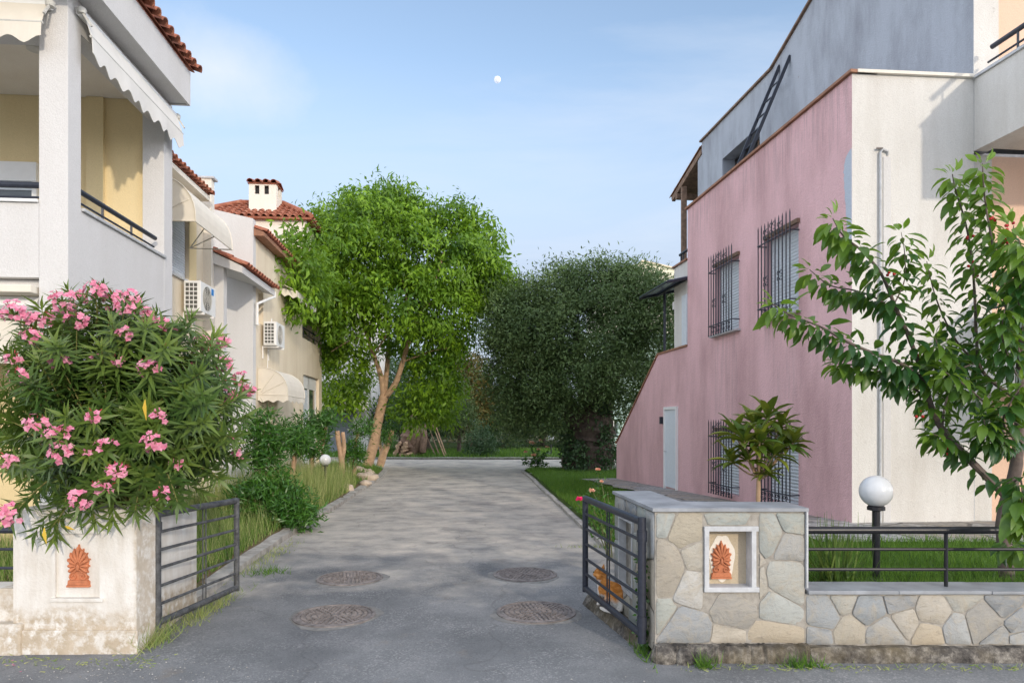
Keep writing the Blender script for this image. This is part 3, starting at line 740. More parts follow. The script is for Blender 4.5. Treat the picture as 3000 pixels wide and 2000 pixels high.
# ---------------------------------------------------------------- gates
def gate(label, a, b, ht, mat, flip, lean):
    """a = hinge foot, b = free end foot; tubular frame, six thin bars, double drop bolt"""
    a = Vector(a); b = Vector(b); g_ = thing('metal_gate', (a.x, a.y, 0), label, 'gate', 'gates standing open against the pillars')
    def q(t, z): p = a.lerp(b, t); return Vector((p.x, p.y, p.z + z))
    mb = MB(); mb.tube([q(0, -.03), q(0, ht + .012)], .030, 12); mb.build('hinge_post', mat, g_, smooth=True)
    mb = MB(); mb.tube([q(1, 0), q(1, ht)], .026, 12); mb.build('end_post', mat, g_, smooth=True)
    mb = MB(); mb.tube([q(0, ht - .02), q(1, ht - .02)], .028, 12); mb.build('top_rail', mat, g_, smooth=True)
    mb = MB(); mb.tube([q(0, .03), q(1, .03)], .026, 12); mb.build('bottom_rail', mat, g_, smooth=True)
    for k in range(5):
        z = .03 + (ht - .05) * (k + 1) / 6
        mb = MB(); mb.tube([q(.0, z), q(1, z)], .0125, 8); mb.build('bar', mat, g_, smooth=True)
    mb = MB()
    for t in (.52, .56): mb.tube([q(t, .03), q(t, ht - .03)], .006, 6)
    mb.build('drop_bolt', mat, g_, smooth=True)
    for z in (.12, ht - .12): mb = MB(); mb.tube([q(0, z - .04), q(0, z + .04)], .037, 10); mb.build('hinge', mat, g_, smooth=True)
    return g_
m_gate2 = plain('weathered_gate_metal', (.075, .078, .082), .6, var=.6, scale=22, spec=.4)
gate('weathered grey metal gate with horizontal bars, open against the white pillar', (-2.705, 5.20, .10), (-2.63, 6.52, .055), .88, m_gate2, 1, 0)
gate('dark blue metal gate with horizontal bars, open beside the stone pillar', (.925, 4.86, .12), (.655, 6.10, .15), .85, m_metal, -1, 0)

# ---------------------------------------------------------------- globe lamps
def lamp(loc, h, r, label, black=True):
    L = thing('globe_lamp', (0, 0, 0), label, 'garden lamp', 'white globe garden lamps')
    mb = MB(); mb.lathe((0, 0, 0), [(.05, 0), (.05, .02), (.029, .03), (.029, h - 2 * r + .0)], 14); mb.build('pole', m_black, L, smooth=True)
    mb = MB(); mb.lathe((0, 0, h - 2 * r - .012), [(.03, -.02), (.066, -.012), (.066, .012), (.05, .03)], 18); mb.build('collar', m_black, L, smooth=True)
    mb = MB(); mb.ball((0, 0, h - r), r, nu=32, nv=20); mb.build('globe', m_globe, L, smooth=True)
    L.location = loc; return L
z = .40
lamp((2.88, 5.40, z), 1.115 + .124 - z, .124, 'white globe lamp on a thick black post behind the black railing')
lamp((-4.13, 15.1, .1), .87, .124, 'white globe lamp among the tall grass left of the drive')
lamp((1.90, 33.2, .05), 1.07, .15, 'white globe lamp on the shaded lawn left of the big olive trunk')
lamp((-.20, 45.0, .1), 1.0, .13, 'tiny far globe lamp in the dark shrubbery beyond the lane')

# ---------------------------------------------------------------- manhole covers
mh = thing('manhole_cover', (0, 0, 0), 'x', 'manhole cover', 'round cast iron manhole covers set in the drive')
mb = MB(); mb.lathe((0, 0, 0), [(.345, -.01), (.345, .016), (.318, .018), (.316, .008), (.3, .008)], 48); mb.build('frame', m_rust, mh)
mb = MB(); mb.lathe((0, 0, 0), [(.312, -.01), (.312, .012), (.296, .017), (.285, .017), (.283, .009)], 48)
def cleat(r0, r1, t, wd):
    ct, st = math.cos(t), math.sin(t); v = []
    for z_ in (.006, .0185):
        for r_, s_ in ((r0, -1), (r1, -1), (r1, 1), (r0, 1)): v.append((r_ * ct - s_ * wd * st, r_ * st + s_ * wd * ct, z_))
    mb.add(v, [(0, 1, 2, 3), (4, 5, 6, 7), (0, 1, 5, 4), (1, 2, 6, 5), (2, 3, 7, 6), (3, 0, 4, 7)])
for ring, (r0, r1, k) in enumerate(((.05, .085, 10), (.10, .135, 18), (.15, .185, 26), (.20, .232, 34), (.245, .275, 42))):
    for j in range(k): cleat(r0, r1, 2 * math.pi * (j + .5 * (ring % 2)) / k, .0105)
mb.lathe((0, 0, 0), [(.028, .0), (.028, .018)], 14)
mb.build('lid', m_rust, mh)
m_cem = plain('patched_cement', (.20, .195, .185), .95, var=.3, scale=10, bump=.6)
mb = MB(); n_ = 60; rr = [.385 + .03 * math.sin(3 * t + 1) + random.uniform(-.012, .012) for t in [2 * math.pi * k / n_ for k in range(n_)]]
ring0 = [(.34 * math.cos(2 * math.pi * k / n_), .34 * math.sin(2 * math.pi * k / n_), .0075) for k in range(n_)]
ring1 = [(rr[k] * math.cos(2 * math.pi * k / n_), rr[k] * math.sin(2 * math.pi * k / n_), .0015) for k in range(n_)]
mb.add(ring0 + ring1, [(k, (k + 1) % n_, n_ + (k + 1) % n_, n_ + k) for k in range(n_)]); mb.build('cement_collar', m_cem, mh)
for i, (x, y, rz, lab) in enumerate(((-1.516, 5.83, .3, 'near left round iron manhole cover, closest to the weathered gate'), (.21, 5.94, 1.4, 'near right round iron manhole cover, beside the dark blue gate'),
                     (-1.717, 7.24, 2.2, 'far left round iron manhole cover, beyond the one closest to the weathered gate'), (.141, 7.42, .9, 'far right round iron manhole cover, beyond the one beside the dark blue gate'))):
    o = mh if i == 0 else dup(mh)
    o.location = (x, y, .004); o.rotation_euler = (0, 0, rz); o['label'] = lab

# raised strip of earth between the right gate and the pillar's side, where the cat crouches
def strip_fn(a, b):
    y = 4.95 + 1.35 * b; x0 = .935 - .217 * (y - 4.86); x1 = 1.02 - .085 * (y - 4.78)
    return (x0 + (x1 - x0) * a, y, (.0 if a == 0 or b in (0, 1) else .085) + .012 * math.sin(a * 9 + b * 31))
tag(np_mesh('soil_strip', [strip_fn(i / 5, j / 24) for j in range(25) for i in range(6)], [(j * 6 + i, j * 6 + i + 1, (j + 1) * 6 + i + 1, (j + 1) * 6 + i) for j in range(24) for i in range(5)], m_plinth), None, None, None, 'structure')
# ---------------------------------------------------------------- cat behind the right gate
ct = thing('cat', (.825, 5.79, .085), 'orange and white cat crouching on the ground behind the dark blue gate', 'cat')
def cat_mat():
    m, n, sp, b, o = M('cat_fur'); c = n.co(); x, y, z = n.xyz(c)
    st = n.noise(n.co((9, 9, 26)), 2.0, 4, .6)
    og = n.ramp(st, [(.35, (.42, .15, .03)), (.55, (.62, .26, .07)), (.7, (.70, .36, .14))])
    f = n.math('MULTIPLY', n.math('SUBTRACT', n.noise(c, 14, 3), .5), .10)
    low = n.step(n.math('ADD', z, f), .10, .07)
    chest = n.math('MULTIPLY', n.step(n.math('ADD', x, f), -.045, -.065), n.step(n.math('ADD', z, f), .205, .185))
    sp(col=n.mix(n.math('MAXIMUM', low, chest), og, (.78, .74, .68)), rough=.9, spec=.1, nrm=n.bump(n.noise(n.co((1, 1, .4)), 160, 2), .6, .004)); return m
m_cat = cat_mat()
mb = MB(); o0 = Vector((.825, 5.79, .085))
def cp(x, y, z): return o0 + Vector((x, y, z))
mb.tube([cp(.115, .02, .09), cp(.085, .02, .105), cp(.03, .01, .118), cp(-.03, 0, .135), cp(-.065, -.005, .165), cp(-.085, -.01, .20)], [.045, .075, .076, .066, .052, .042], 14)   # back to neck
mb.ball(cp(.075, .0, .075), (.07, .075, .075)); mb.ball(cp(-.05, -.005, .12), (.05, .058, .065))
mb.ball(cp(-.098, -.012, .225), (.046, .042, .040))                    # head, turned left
mb.ball(cp(-.138, -.014, .212), (.022, .022, .018)); mb.ball(cp(-.155, -.014, .214), (.008, .01, .007))
for s in (-1, 1):
    mb.ball(cp(-.07, -.012 + s * .03, .212), (.026, .018, .022))
    mb.tube([cp(-.086, -.012 + s * .022, .245), cp(-.082, -.012 + s * .030, .275), cp(-.080, -.012 + s * .033, .298)], [.020, .012, .003], 8)     # ears
    mb.tube([cp(-.06, s * .034, .13), cp(-.068, s * .036, .07), cp(-.07, s * .036, .02), cp(-.095, s * .036, .014)], [.024, .019, .016, .015], 9)  # fore legs
    mb.tube([cp(.08, s * .052, .10), cp(.035, s * .064, .06), cp(.075, s * .066, .028), cp(.02, s * .066, .014)], [.042, .034, .02, .016], 9)     # hind legs, folded
mb.tube([cp(.12, .0, .06), cp(.15, -.03, .03), cp(.13, -.085, .018), cp(.06, -.105, .016), (cp(.0, -.095, .016))], [.022, .019, .018, .016, .012], 8)
body = mb.build('body', m_cat, ct, smooth=True)
rm = body.modifiers.new('weld', 'REMESH'); rm.mode = 'VOXEL'; rm.voxel_size = .006; rm.use_smooth_shade = True
sm = body.modifiers.new('soft', 'SMOOTH'); sm.iterations = 4; sm.factor = .5
m_eye = plain('cat_eye', (.10, .11, .02), .15, bump=0)
for s in (-1, 1): mb = MB(); mb.ball(cp(-.135, -.014 + s * .022, .232), (.006, .006, .006), nu=8, nv=6); mb.build('eye', m_eye, ct, smooth=True)

ct.rotation_euler = (0, 0, R(-60)); ct.scale = (1.25, 1.0, 1.2)
# ---------------------------------------------------------------- barrel tile helpers
def tiles(mb, e0, e1, up, n_col, n_row, rad=None, sag=.012):
    """barrel tiles: eave from e0 to e1, 'up' the slope vector; each column a run of overlapping half pipes"""
    e0 = Vector(e0); e1 = Vector(e1); up = Vector(up); w_ = (e1 - e0) / n_col; wl = w_.length; rad = rad or wl * .36
    nn = w_.cross(up).normalized()
    if nn.z < 0: nn = -nn
    wd = w_.normalized(); L = up.length / n_row; ud = up.normalized()
    for i in range(n_col):
        for j in range(n_row):
            b0 = e0 + w_ * (i + .5) + ud * (L * j - .03) + nn * (.012 + random.uniform(0, .012)) + wd * random.uniform(-.006, .006)
            b1 = b0 + ud * (L + .04) - nn * .022
            vs = []
            for c_, r_ in ((b0, rad), (b1, rad * .86)):
                for rr in (r_, r_ - .014):
                    for k in range(7):
                        t = math.pi * k / 6; vs.append(c_ + wd * (math.cos(t) * rr) + nn * (math.sin(t) * rr * .95))
            fs = [(k, k + 1, 14 + k + 1, 14 + k) for k in range(6)] + [(7 + k, 7 + k + 1, 21 + k + 1, 21 + k) for k in range(6)]
            fs += [(k, k + 1, 7 + k + 1, 7 + k) for k in range(6)] + [(14 + k, 14 + k + 1, 21 + k + 1, 21 + k) for k in range(6)]
            mb.add(vs, fs)
    # pan layer below
    a = [e0 + ud * .07 + nn * .004, e1 + ud * .07 + nn * .004, e1 + up + nn * .004, e0 + up + nn * .004]
    mb.prism(a, [p - nn * .014 for p in a])
    return mb
def scallop(mb, p0, p1, drop, n_, depth, out, th=.006):
    """cloth valance hanging from p0-p1 with a scalloped hem"""
    p0 = Vector(p0); p1 = Vector(p1); out = Vector(out); N_ = n_ * 8
    top = []; bot = []
    for i in range(N_ + 1):
        t = i / N_; p = p0.lerp(p1, t)
        d = drop - depth * abs(math.cos(math.pi * t * n_)) ** 1.6
        wv = out * (.012 * math.sin(t * n_ * 2.1 + 1))
        top.append(p); bot.append(p + Vector((0, 0, -d)) + wv)
    for i in range(N_):
        q = [top[i], top[i + 1], bot[i + 1], bot[i]]
        mb.prism(q, [x + out * th for x in q])
    return mb
def windowset(root, fr, a0, a1, z0, z1, dep, shut=.5, mat_s=None, frame=.05, name='window'):
    """window at the bottom of a reveal: frame (thing part) > pane, shutter"""
    mb = MB()
    for A in ((a0, a0 + frame, z0, z1), (a1 - frame, a1, z0, z1), (a0 + frame, a1 - frame, z1 - frame, z1), (a0 + frame, a1 - frame, z0, z0 + frame), ((a0 + a1) / 2 - frame / 2, (a0 + a1) / 2 + frame / 2, z0 + frame, z1 - frame)):
        mb.box(fr, A[0], A[1], -dep - .05, -dep, A[2], A[3])
    w_ = mb.build(name, m_wmetal, root)
    mb = MB(); mb.box(fr, a0 + frame, a1 - frame, -dep - .04, -dep - .025, z0 + frame, z1 - frame); mb.build('pane', m_glass, w_)
    if shut > 0:
        mb = MB(); zz = z1
        while zz > z1 - (z1 - z0) * shut + .01:
            mb.sprism(fr, [(-dep + .03, zz - .048), (-dep + .042, zz - .025), (-dep + .03, zz - .002), (-dep + .02, zz - .002), (-dep + .02, zz - .048)], a0 + .01, a1 - .01); zz -= .05
        mb.build('shutter', mat_s or m_slat, w_)
    return w_

# ================================================================ white house, near left
H = Fr((-4.557, 7.0), (-.085, 1), -1); HF = Fr((-4.557, 7.0), (-1, -.085), 1)
h1 = thing('white_house', (-4.557, 7.0, 0), 'white two storey house with yellow balcony walls and scalloped awnings, nearest on the left', 'house', 'houses')
mb = MB()
mb.box(H, .25, 2.33, -.2, 0, -.1, 3.9)                # side wall and balcony parapet
mb.box(H, .25, 2.33, -.2, 0, 5.78, 6.1)
mb.box(HF, .28, 3.2, -.22, 0, 3.14, 3.9)
mb.box(HF, .28, 3.2, -.22, 0, 5.62, 6.1)
mb.box(H, .10, 2.5, -3.2, -.24, 2.98, 3.13)           # floor slab
mb.build('wall', m_white, h1)
for a0, a1, z0 in ((0, .25, -.1), (2.33, 2.61, -.1)):
    mb = MB(); mb.box(H, a0, a1, -.28, .003, z0, 6.1); mb.build('column', m_white, h1, bevel=.008)
mb = MB(); mb.box(H, 2.40, 2.6, -3.6, -.285, 3.13, 6.09); mb.box(H, 2.345, 2.41, -1.02, -.80, 3.13, 6.08)
mb.box(H, 1.2, 1.4, -3.6, -.205, -.1, 2.97); mb.build('rear_wall', m_yellow, h1)
mb = MB(); mb.box(H, .26, 2.39, -3.6, -.205, 6.085, 6.14); mb.build('ceiling', m_creamw, h1)
mb = MB(); mb.lathe(H.pt(1.1, -.95, 6.03), [(.03, .05), (.085, .05), (.095, .03), (.09, .0), (.05, -.012)], 18); mb.build('ceiling_lamp', m_grill, h1, smooth=True)
mb = MB(); mb.box(H, -.45, 2.50, -3.4, .235, 6.105, 6.15); mb.build('soffit', m_white, h1)
mb = MB(); mb.box(H, -.5, 2.52, .235, .27, 6.09, 6.56); mb.box(H, 2.52, 2.55, -3.4, .27, 6.09, 6.56); mb.box(H, -.53, -.5, -3.4, .27, 6.09, 6.56); mb.build('fascia', m_white, h1)
mb = MB(); mb.sprism(H, [(.27, 6.545), (.27, 6.575), (-3.0, 7.75), (-3.0, 6.545)], -.48, 2.5)
rf = mb.build('roof', m_tile, h1)
mb = MB(); tiles(mb, H.pt(-.6, .36, 6.585), H.pt(2.64, .36, 6.585), H.pt(0, -3.0, 7.8) - H.pt(0, .36, 6.585), 17, 8, .075)
mb.build('roof_tiles', m_tile, rf, smooth=True)
mb = MB(); mb.box(H, .26, 2.36, -.23, .03, 3.905, 3.94); mb.build('sill', m_grey, h1, bevel=.004)
mb = MB(); mb.box(HF, .285, 3.2, -.25, .03, 3.905, 3.935); mb.build('sill', m_wmetal, h1, bevel=.004)
mb = MB(); r0 = H.pt(.2, -.09, 4.13); r1 = H.pt(2.14, -.02, 4.13)
mb.tube([H.pt(.2, -.06, 4.14), H.pt(2.2, -.06, 4.14)], .030, 10); mb.tube([H.pt(.2, -.06, 4.015), H.pt(2.16, -.06, 4.015)], .013, 8)
for a in (.82, 1.52): mb.tube([H.pt(a, -.06, 3.94), H.pt(a, -.06, 4.14)], .014, 8)
mb.tube([HF.pt(.25, -.09, 4.11), HF.pt(3.2, -.09, 4.11)], .032, 10); mb.tube([HF.pt(.25, -.09, 3.985), HF.pt(3.2, -.09, 3.985)], .013, 8)
mb.build('railing', m_metal, h1, smooth=True)
# rear wall window with half open roller shutter
RW = Fr(tuple(H.pt(2.40, 0, 0).xy), (-1, -.085), 1)
aR, zt = RW.uv(113, 480); _, zs = RW.uv(113, 535); _, zb = RW.uv(113, 562)
mb = MB(); mb.box(RW, aR, aR + 1.6, 0, .06, zs, zt); wb = mb.build('window', m_wmetal, h1)
mb = MB(); mb.box(RW, aR + .05, aR + 1.6, .002, .02, 3.3, zs); mb.build('pane', m_glass, wb)
mb = MB()
for a in (aR, aR + .62): mb.box(RW, a, a + .06, .001, .05, 3.2, zs - .002)
mb.build('window_frame', m_wmetal, wb)
mb = MB(); mb.box(RW, aR + .06, aR + .6, .025, .035, zs - .12, zs - .002); mb.build('shutter', m_slat, wb)
# awnings
def drop_awning(root, fr, a0, a1, zt, zb, zh, o0, o1, ns, mat):
    mb = MB(); mb.sprism(fr, [(o0, zt), (o0 + .006, zt), (o1 + .006, zb), (o1, zb)], a0, a1)
    k = 14
    A = mb.build('awning', mat, root)
    mb = MB(); mb.tube([fr.pt(a0 - .02, o0 - .03, zt), fr.pt(a1 + .02, o0 - .03, zt)], .045, 12); mb.build('roller', m_wmetal, A, smooth=True)
    mb = MB(); mb.tube([fr.pt(a0 - .01, o1, zb), fr.pt(a1 + .01, o1, zb)], .014, 8); mb.build('bar', m_grill, A, smooth=True)
    mb = MB(); scallop(mb, fr.pt(a0, o1 + .004, zb), fr.pt(a1, o1 + .004, zb), zb - zh, ns, .08, fr.pt(0, 1, 0) - fr.pt(0, 0, 0)); mb.build('valance', mat, A)
    for a in (a0 - .03, a1 + .02):
        mb = MB(); mb.lathe(fr.pt(a, o0 + .0, zt - .03), [(.04, 0), (.045, .03), (.045, .05), (.02, .07)], 12); mb.bar(fr.pt(a, o0, zt), fr.pt(a, o1 + .02, zt - .16), .02)
        mb.build('bracket', m_grill, A)
    return A
drop_awning(h1, H, .16, 2.58, 5.96, 5.71, 5.46, .07, .15, 9, m_wcloth)
drop_awning(h1, HF, .16, 3.0, 5.90, 5.66, 5.44, .07, .16, 9, m_cloth)
# folded awning over the ground floor opening
mb = MB(); mb.box(HF, .30, 3.2, -.12, .10, 2.97, 3.05); ga = mb.build('awning', m_cloth, h1, bevel=.01)
mb = MB(); mb.prism([HF.pt(.33, -.10, 2.96), HF.pt(3.2, -.10, 2.96), HF.pt(3.2, -.03, 2.86), HF.pt(.33, -.03, 2.86)], [HF.pt(.33, -.16, 2.9), HF.pt(3.2, -.16, 2.9), HF.pt(3.2, -.10, 2.80), HF.pt(.33, -.10, 2.80)]); mb.build('front_bar', m_wmetal, ga)
mb = MB(); mb.prism([HF.pt(.36, -.20, 2.84), HF.pt(3.2, -.20, 2.84), HF.pt(3.2, -.2, 2.28), HF.pt(.36, -.2, 2.28)], [HF.pt(.36, -.21, 2.84), HF.pt(3.2, -.21, 2.84), HF.pt(3.2, -.21, 2.28), HF.pt(.36, -.21, 2.28)]); mb.build('cloth_panel', m_cloth, ga)

# ================================================================ cream house with the curved awning
H2 = Fr((-5.8545, 9.7), (-.085, 1), -1)
h2 = thing('cream_house', (-5.8545, 9.7, 0), 'cream house behind the white one, with a big curved beige awning and tiled eave', 'house', 'houses')
mb = MB(); mb.holes(H2, 0, 4.0, -.1, 6.0, -.25, 0, [(1.6, 3.26, 4.34, 5.55)]); mb.build('wall', m_cream, h2)
mb = MB(); mb.box(H2, .0, 3.7, -.3, .24, 6.0, 6.09); mb.build('eave', m_creamw, h2)
mb = MB(); tiles(mb, H2.pt(.3, .30, 6.12), H2.pt(3.72, .30, 6.12), H2.pt(0, -2.2, 6.62) - H2.pt(0, .30, 6.12), 19, 6, .07); mb.build('roof', m_tile, h2, smooth=True)
mb = MB(); mb.box(H2, 4.0, 4.18, -.75, .16, -.1, 6.56); wb = mb.build('end_wall', m_creamw, h2)
mb = MB(); mb.box(H2, 3.97, 4.22, -.78, .22, 6.56, 6.60); mb.build('capping', m_grey, wb)
ww = windowset(h2, H2, 1.6, 3.26, 4.34, 5.55, .10, 1.0)
mb = MB(); mb.box(H2, 1.5, 3.30, -.10, .05, 4.295, 4.338); mb.build('sill', m_grey, ww)
mb = MB(); mb.box(H2, 3.262, 3.62, 0, .012, 4.3, 5.55); mb.build('yellow_band', m_yellow, h2)
def hood(root, fr, a0, a1, zb, rx, rz, mat, val=None, closed=(True, True), name='awning', ns=5):
    """quarter barrel hood awning with end gores and thin ribs"""
    K = 10; mb = MB(); arc = [(rx * math.sin(R(90) * k / K) ** .9, zb + rz * math.cos(R(90) * k / K) ** .8) for k in range(K + 1)]
    for (o0, z0), (o1, z1) in zip(arc[:-1], arc[1:]):
        mb.prism([fr.pt(a0, o0, z0), fr.pt(a1, o0, z0), fr.pt(a1, o1, z1), fr.pt(a0, o1, z1)], [fr.pt(a0, o0, z0 - .006), fr.pt(a1, o0, z0 - .006), fr.pt(a1, o1 - .005, z1 - .004), fr.pt(a0, o1 - .005, z1 - .004)])
    for a, c in ((a0, closed[0]), (a1, closed[1])):
        if c: mb.wprism_ = None; mb.prism([fr.pt(a, o, z) for o, z in arc] + [fr.pt(a, 0, zb)], [fr.pt(a + .006, o, z) for o, z in arc] + [fr.pt(a + .006, 0, zb)])
    A = mb.build(name, mat, root, smooth=True)
    mb = MB()
    for a in (a0 - .006, a1 + .012):
        for t in (0.0, 28, 55): mb.tube([fr.pt(a, .02, zb + .02), fr.pt(a, rx * math.cos(R(t)) * .97, zb + rz * math.sin(R(t)) * .97 + .01)], .011, 6)
        mb.tube([fr.pt(a, o, z) for o, z in arc], .011, 6)
    mb.tube([fr.pt(a0, rx, zb), fr.pt(a1, rx, zb)], .013, 6)
    mb.build('ribs', m_cloth, A, smooth=True)
    if val:
        mb = MB(); od = fr.pt(0, 1, 0) - fr.pt(0, 0, 0)
        scallop(mb, fr.pt(a0, rx - .004, zb), fr.pt(a1, rx - .004, zb), val, ns, .05, od)
        ad = fr.pt(-1, 0, 0) - fr.pt(0, 0, 0)
        scallop(mb, fr.pt(a0, 0, zb), fr.pt(a0, rx, zb), val, 3, .05, ad)
        mb.build('valance', mat, A)
    return A
hood(h2, H2, 1.42, 3.25, 4.95, .80, .78, m_cloth, closed=(True, False))

# ================================================================ tiled house with chimney tower
H3 = Fr((-5.88, 15.5), (-.085, 1), -1); H3F = Fr((-5.88, 15.5), (-1, -.085), 1)
h3 = thing('tiled_house', (-5.88, 15.5, 0), 'cream house with red tiled porch and a small chimney tower, left of the bright tree', 'house', 'houses')
mb = MB(); mb.wprism(H3F, [(0, -.1), (2.6, -.1), (2.6, 6.85), (0, 6.30)], -.22, 0); mb.build('gable_wall', m_white, h3)
mb = MB(); mb.holes(H3, .22, 5.0, -.1, 5.92, -.25, -.004, [(.42, .85, 4.0, 4.75)]); mb.build('wall', m_cream, h3)
mb = MB(); mb.holes(H3, 5.0, 8.2, -.1, 5.92, -.25, -.02, [(5.15, 7.95, 4.25, 5.88), (5.3, 7.7, .35, 3.15)]); mb.box(H3, 8.0, 8.2, -3, -.26, -.1, 5.9); mb.build('balcony_wall', m_cream, h3)
mb = MB(); mb.box(H3, 5.0, 8.2, -2.0, -1.8, -.1, 5.9); mb.box(H3, 5.0, 8.2, -1.8, -.26, 3.3, 3.45); mb.build('recessed_wall', m_whiteR, h3)
windowset(h3, H3, .42, .85, 4.0, 4.75, .12, 0)
mb = MB(); mb.box(H3, 5.35, 7.65, -.20, -.12, .35, 3.1); dg = mb.build('glass_door', m_glass, h3)
mb = MB()
for a in (5.3, 6.35, 7.5): mb.box(H3, a, a + .16, -.22, -.10, .35, 3.1)
mb.box(H3, 5.46, 7.5, -.22, -.10, 2.75, 3.13); mb.build('door_frame', m_wmetal, dg)
mb = MB(); mb.box(H3, 5.48, 6.33, -.119, -.105, .4, 2.7); mb.build('curtain', m_slat, dg)
mb = MB(); mb.tube([H3.pt(5.15, -.12, 4.62), H3.pt(7.95, -.12, 4.62)], .025, 8); mb.tube([H3.pt(5.15, -.12, 4.45), H3.pt(7.95, -.12, 4.45)], .012, 8)
for a in (5.8, 6.6, 7.4): mb.tube([H3.pt(a, -.12, 4.25), H3.pt(a, -.12, 4.62)], .012, 8)
mb.build('railing', m_metal, h3, smooth=True)
mb = MB(); mb.sprism(H3, [(.22, 5.93), (.22, 6.02), (-2.8, 7.1), (-2.8, 5.93)], .06, 8.2); rf = mb.build('roof', m_cop, h3)
mb = MB(); tiles(mb, H3.pt(.06, .25, 6.04), H3.pt(8.2, .25, 6.04), H3.pt(0, -2.8, 7.15) - H3.pt(0, .25, 6.04), 40, 6, .075); mb.build('roof_tiles', m_tile, rf, smooth=True)
# tower
mb = MB(); mb.box(H3, 5.6, 8.1, -3.3, .0, 5.95, 7.93); tw = mb.build('tower', m_creamw, h3)
mb = MB(); mb.box(H3, 5.575, 5.6, -3.3, .02, 7.02, 7.09); mb.build('string_course', m_cream, tw)
tr = MB(); e = .18
c00 = H3.pt(5.6 - e, -3.3 - e, 7.95); c10 = H3.pt(5.6 - e, e, 7.95); c11 = H3.pt(8.1 + e, e, 7.95); c01 = H3.pt(8.1 + e, -3.3 - e, 7.95)
r0 = H3.pt(6.85, -2.3, 8.75); r1 = H3.pt(6.85, -1.0, 8.75)
tr.prism([c00, c10, c11, c01], [p + Vector((0, 0, -.05)) for p in (c00, c10, c11, c01)])
def hip(mb, a, b, ra, rb, ncol, nrow):
    """tiled hip face between eave a-b and ridge ra-rb: columns clipped to the face"""
    wv = (b - a) / ncol; mid = ((ra + rb) / 2 - (a + b) / 2); upd = mid - wv.normalized() * mid.dot(wv.normalized())
    for i in range(ncol):
        t = (i + .5) / ncol; s = (b - a).length * t; L_ = (b - a).length
        sa = (ra - a).dot((b - a).normalized()); sb = (rb - a).dot((b - a).normalized())
        f = 1.0
        if s < sa: f = s / sa
        if s > sb: f = (L_ - s) / max(L_ - sb, 1e-6)
        f = max(f, .06)
        tiles(mb, a + wv * i, a + wv * (i + 1), upd * f, 1, max(1, round(nrow * f)), wv.length * .38)
    mb.add([a, b, rb, ra], [(0, 1, 2, 3)])
hip(tr, c00, c10, r0, r1, 17, 6); hip(tr, c10, c11, r1, r1, 12, 5); hip(tr, c11, c01, r1, r0, 17, 4); hip(tr, c01, c00, r0, r0, 12, 4)
for a_, b_ in ((c10, r1), (c00, r0), (r0, r1), (c11, r1)): tr.tube([a_ + Vector((0, 0, .06)), b_ + Vector((0, 0, .07))], .085, 8)
tr.build('tower_roof', m_tile, tw, smooth=True)
CH = Fr(tuple(P(729, 600, 21.35).xy), (1, .085), -1)
ch = MB(); fw = .84
ch.holes(CH, 0, fw, 8.0, 9.14, -.07, 0, [(.18, .32, 8.83, 9.10), (.47, .61, 8.83, 9.10)])
ch.box(CH, 0, .07, -.62, -.07, 8.0, 9.14); ch.box(CH, fw - .07, fw, -.20, -.07, 8.0, 9.14); ch.box(CH, fw - .07, fw, -.62, -.42, 8.0, 9.14); ch.box(CH, fw - .07, fw, -.42, -.20, 8.0, 8.80); ch.box(CH, 0, fw, -.69, -.62, 8.0, 9.14)
cm = ch.build('chimney', m_creamw, h3)
mb = MB(); mb.box(CH, .08, fw - .08, -.6, -.12, 8.0, 9.12); mb.build('flue', m_dark, cm)
mb = MB(); tiles(mb, CH.pt(-.06, .07, 9.17), CH.pt(fw + .06, .07, 9.17), CH.pt(0, -.34, 9.30) - CH.pt(0, .07, 9.17), 4, 1, .105)
tiles(mb, CH.pt(-.06, -.76, 9.17), CH.pt(fw + .06, -.76, 9.17), CH.pt(0, -.35, 9.30) - CH.pt(0, -.76, 9.17), 4, 1, .105); mb.box(CH, -.03, fw + .03, -.72, .03, 9.14, 9.165); mb.build('chimney_cap', m_tile, cm, smooth=True)
# porch lean-to
mb = MB(); mb.sprism(H3, [(.27, 4.70), (.27, 4.84), (-.62, 5.26), (-.62, 4.98)], -1.68, .85); pr = mb.build('porch', m_white, h3)
mb = MB(); tiles(mb, H3.pt(-1.72, .33, 4.85), H3.pt(.87, .33, 4.85), H3.pt(0, -.62, 5.29) - H3.pt(0, .33, 4.85), 13, 3, .08); mb.build('porch_tiles', m_tile, pr, smooth=True)
mb = MB(); mb.box(H3, -1.62, -1.42, -.40, -.12, -.1, 4.95); mb.build('porch_post', m_white, h3)
mb = MB(); mb.tube([H3.pt(.84, .26, 4.8), H3.pt(.84, .26, 4.68), H3.pt(.62, .2, 4.60), H3.pt(.10, .06, 4.38), H3.pt(.10, .06, 3.9)], .035, 8); mb.build('drainpipe', m_wmetal, h3, smooth=True)
# awnings on the side wall
hood(h3, H3, .40, 2.2, 2.30, .68, .66, m_cloth, val=.16, closed=(True, True), ns=4)
mb = MB(); mb.sprism(H3, [(.02, 5.32), (.05, 5.32), (.46, 5.12), (.44, 5.10)], 2.4, 4.9); A = mb.build('awning', m_cloth, h3)
mb = MB(); scallop(mb, H3.pt(2.4, .44, 5.11), H3.pt(4.9, .44, 5.11), .22, 8, .07, H3.pt(0, 1, 0) - H3.pt(0, 0, 0)); scallop(mb, H3.pt(2.4, .02, 5.2), H3.pt(2.4, .44, 5.11), .2, 2, .06, H3.pt(-1, 0, 0) - H3.pt(0, 0, 0)); mb.build('valance', m_cloth, A)

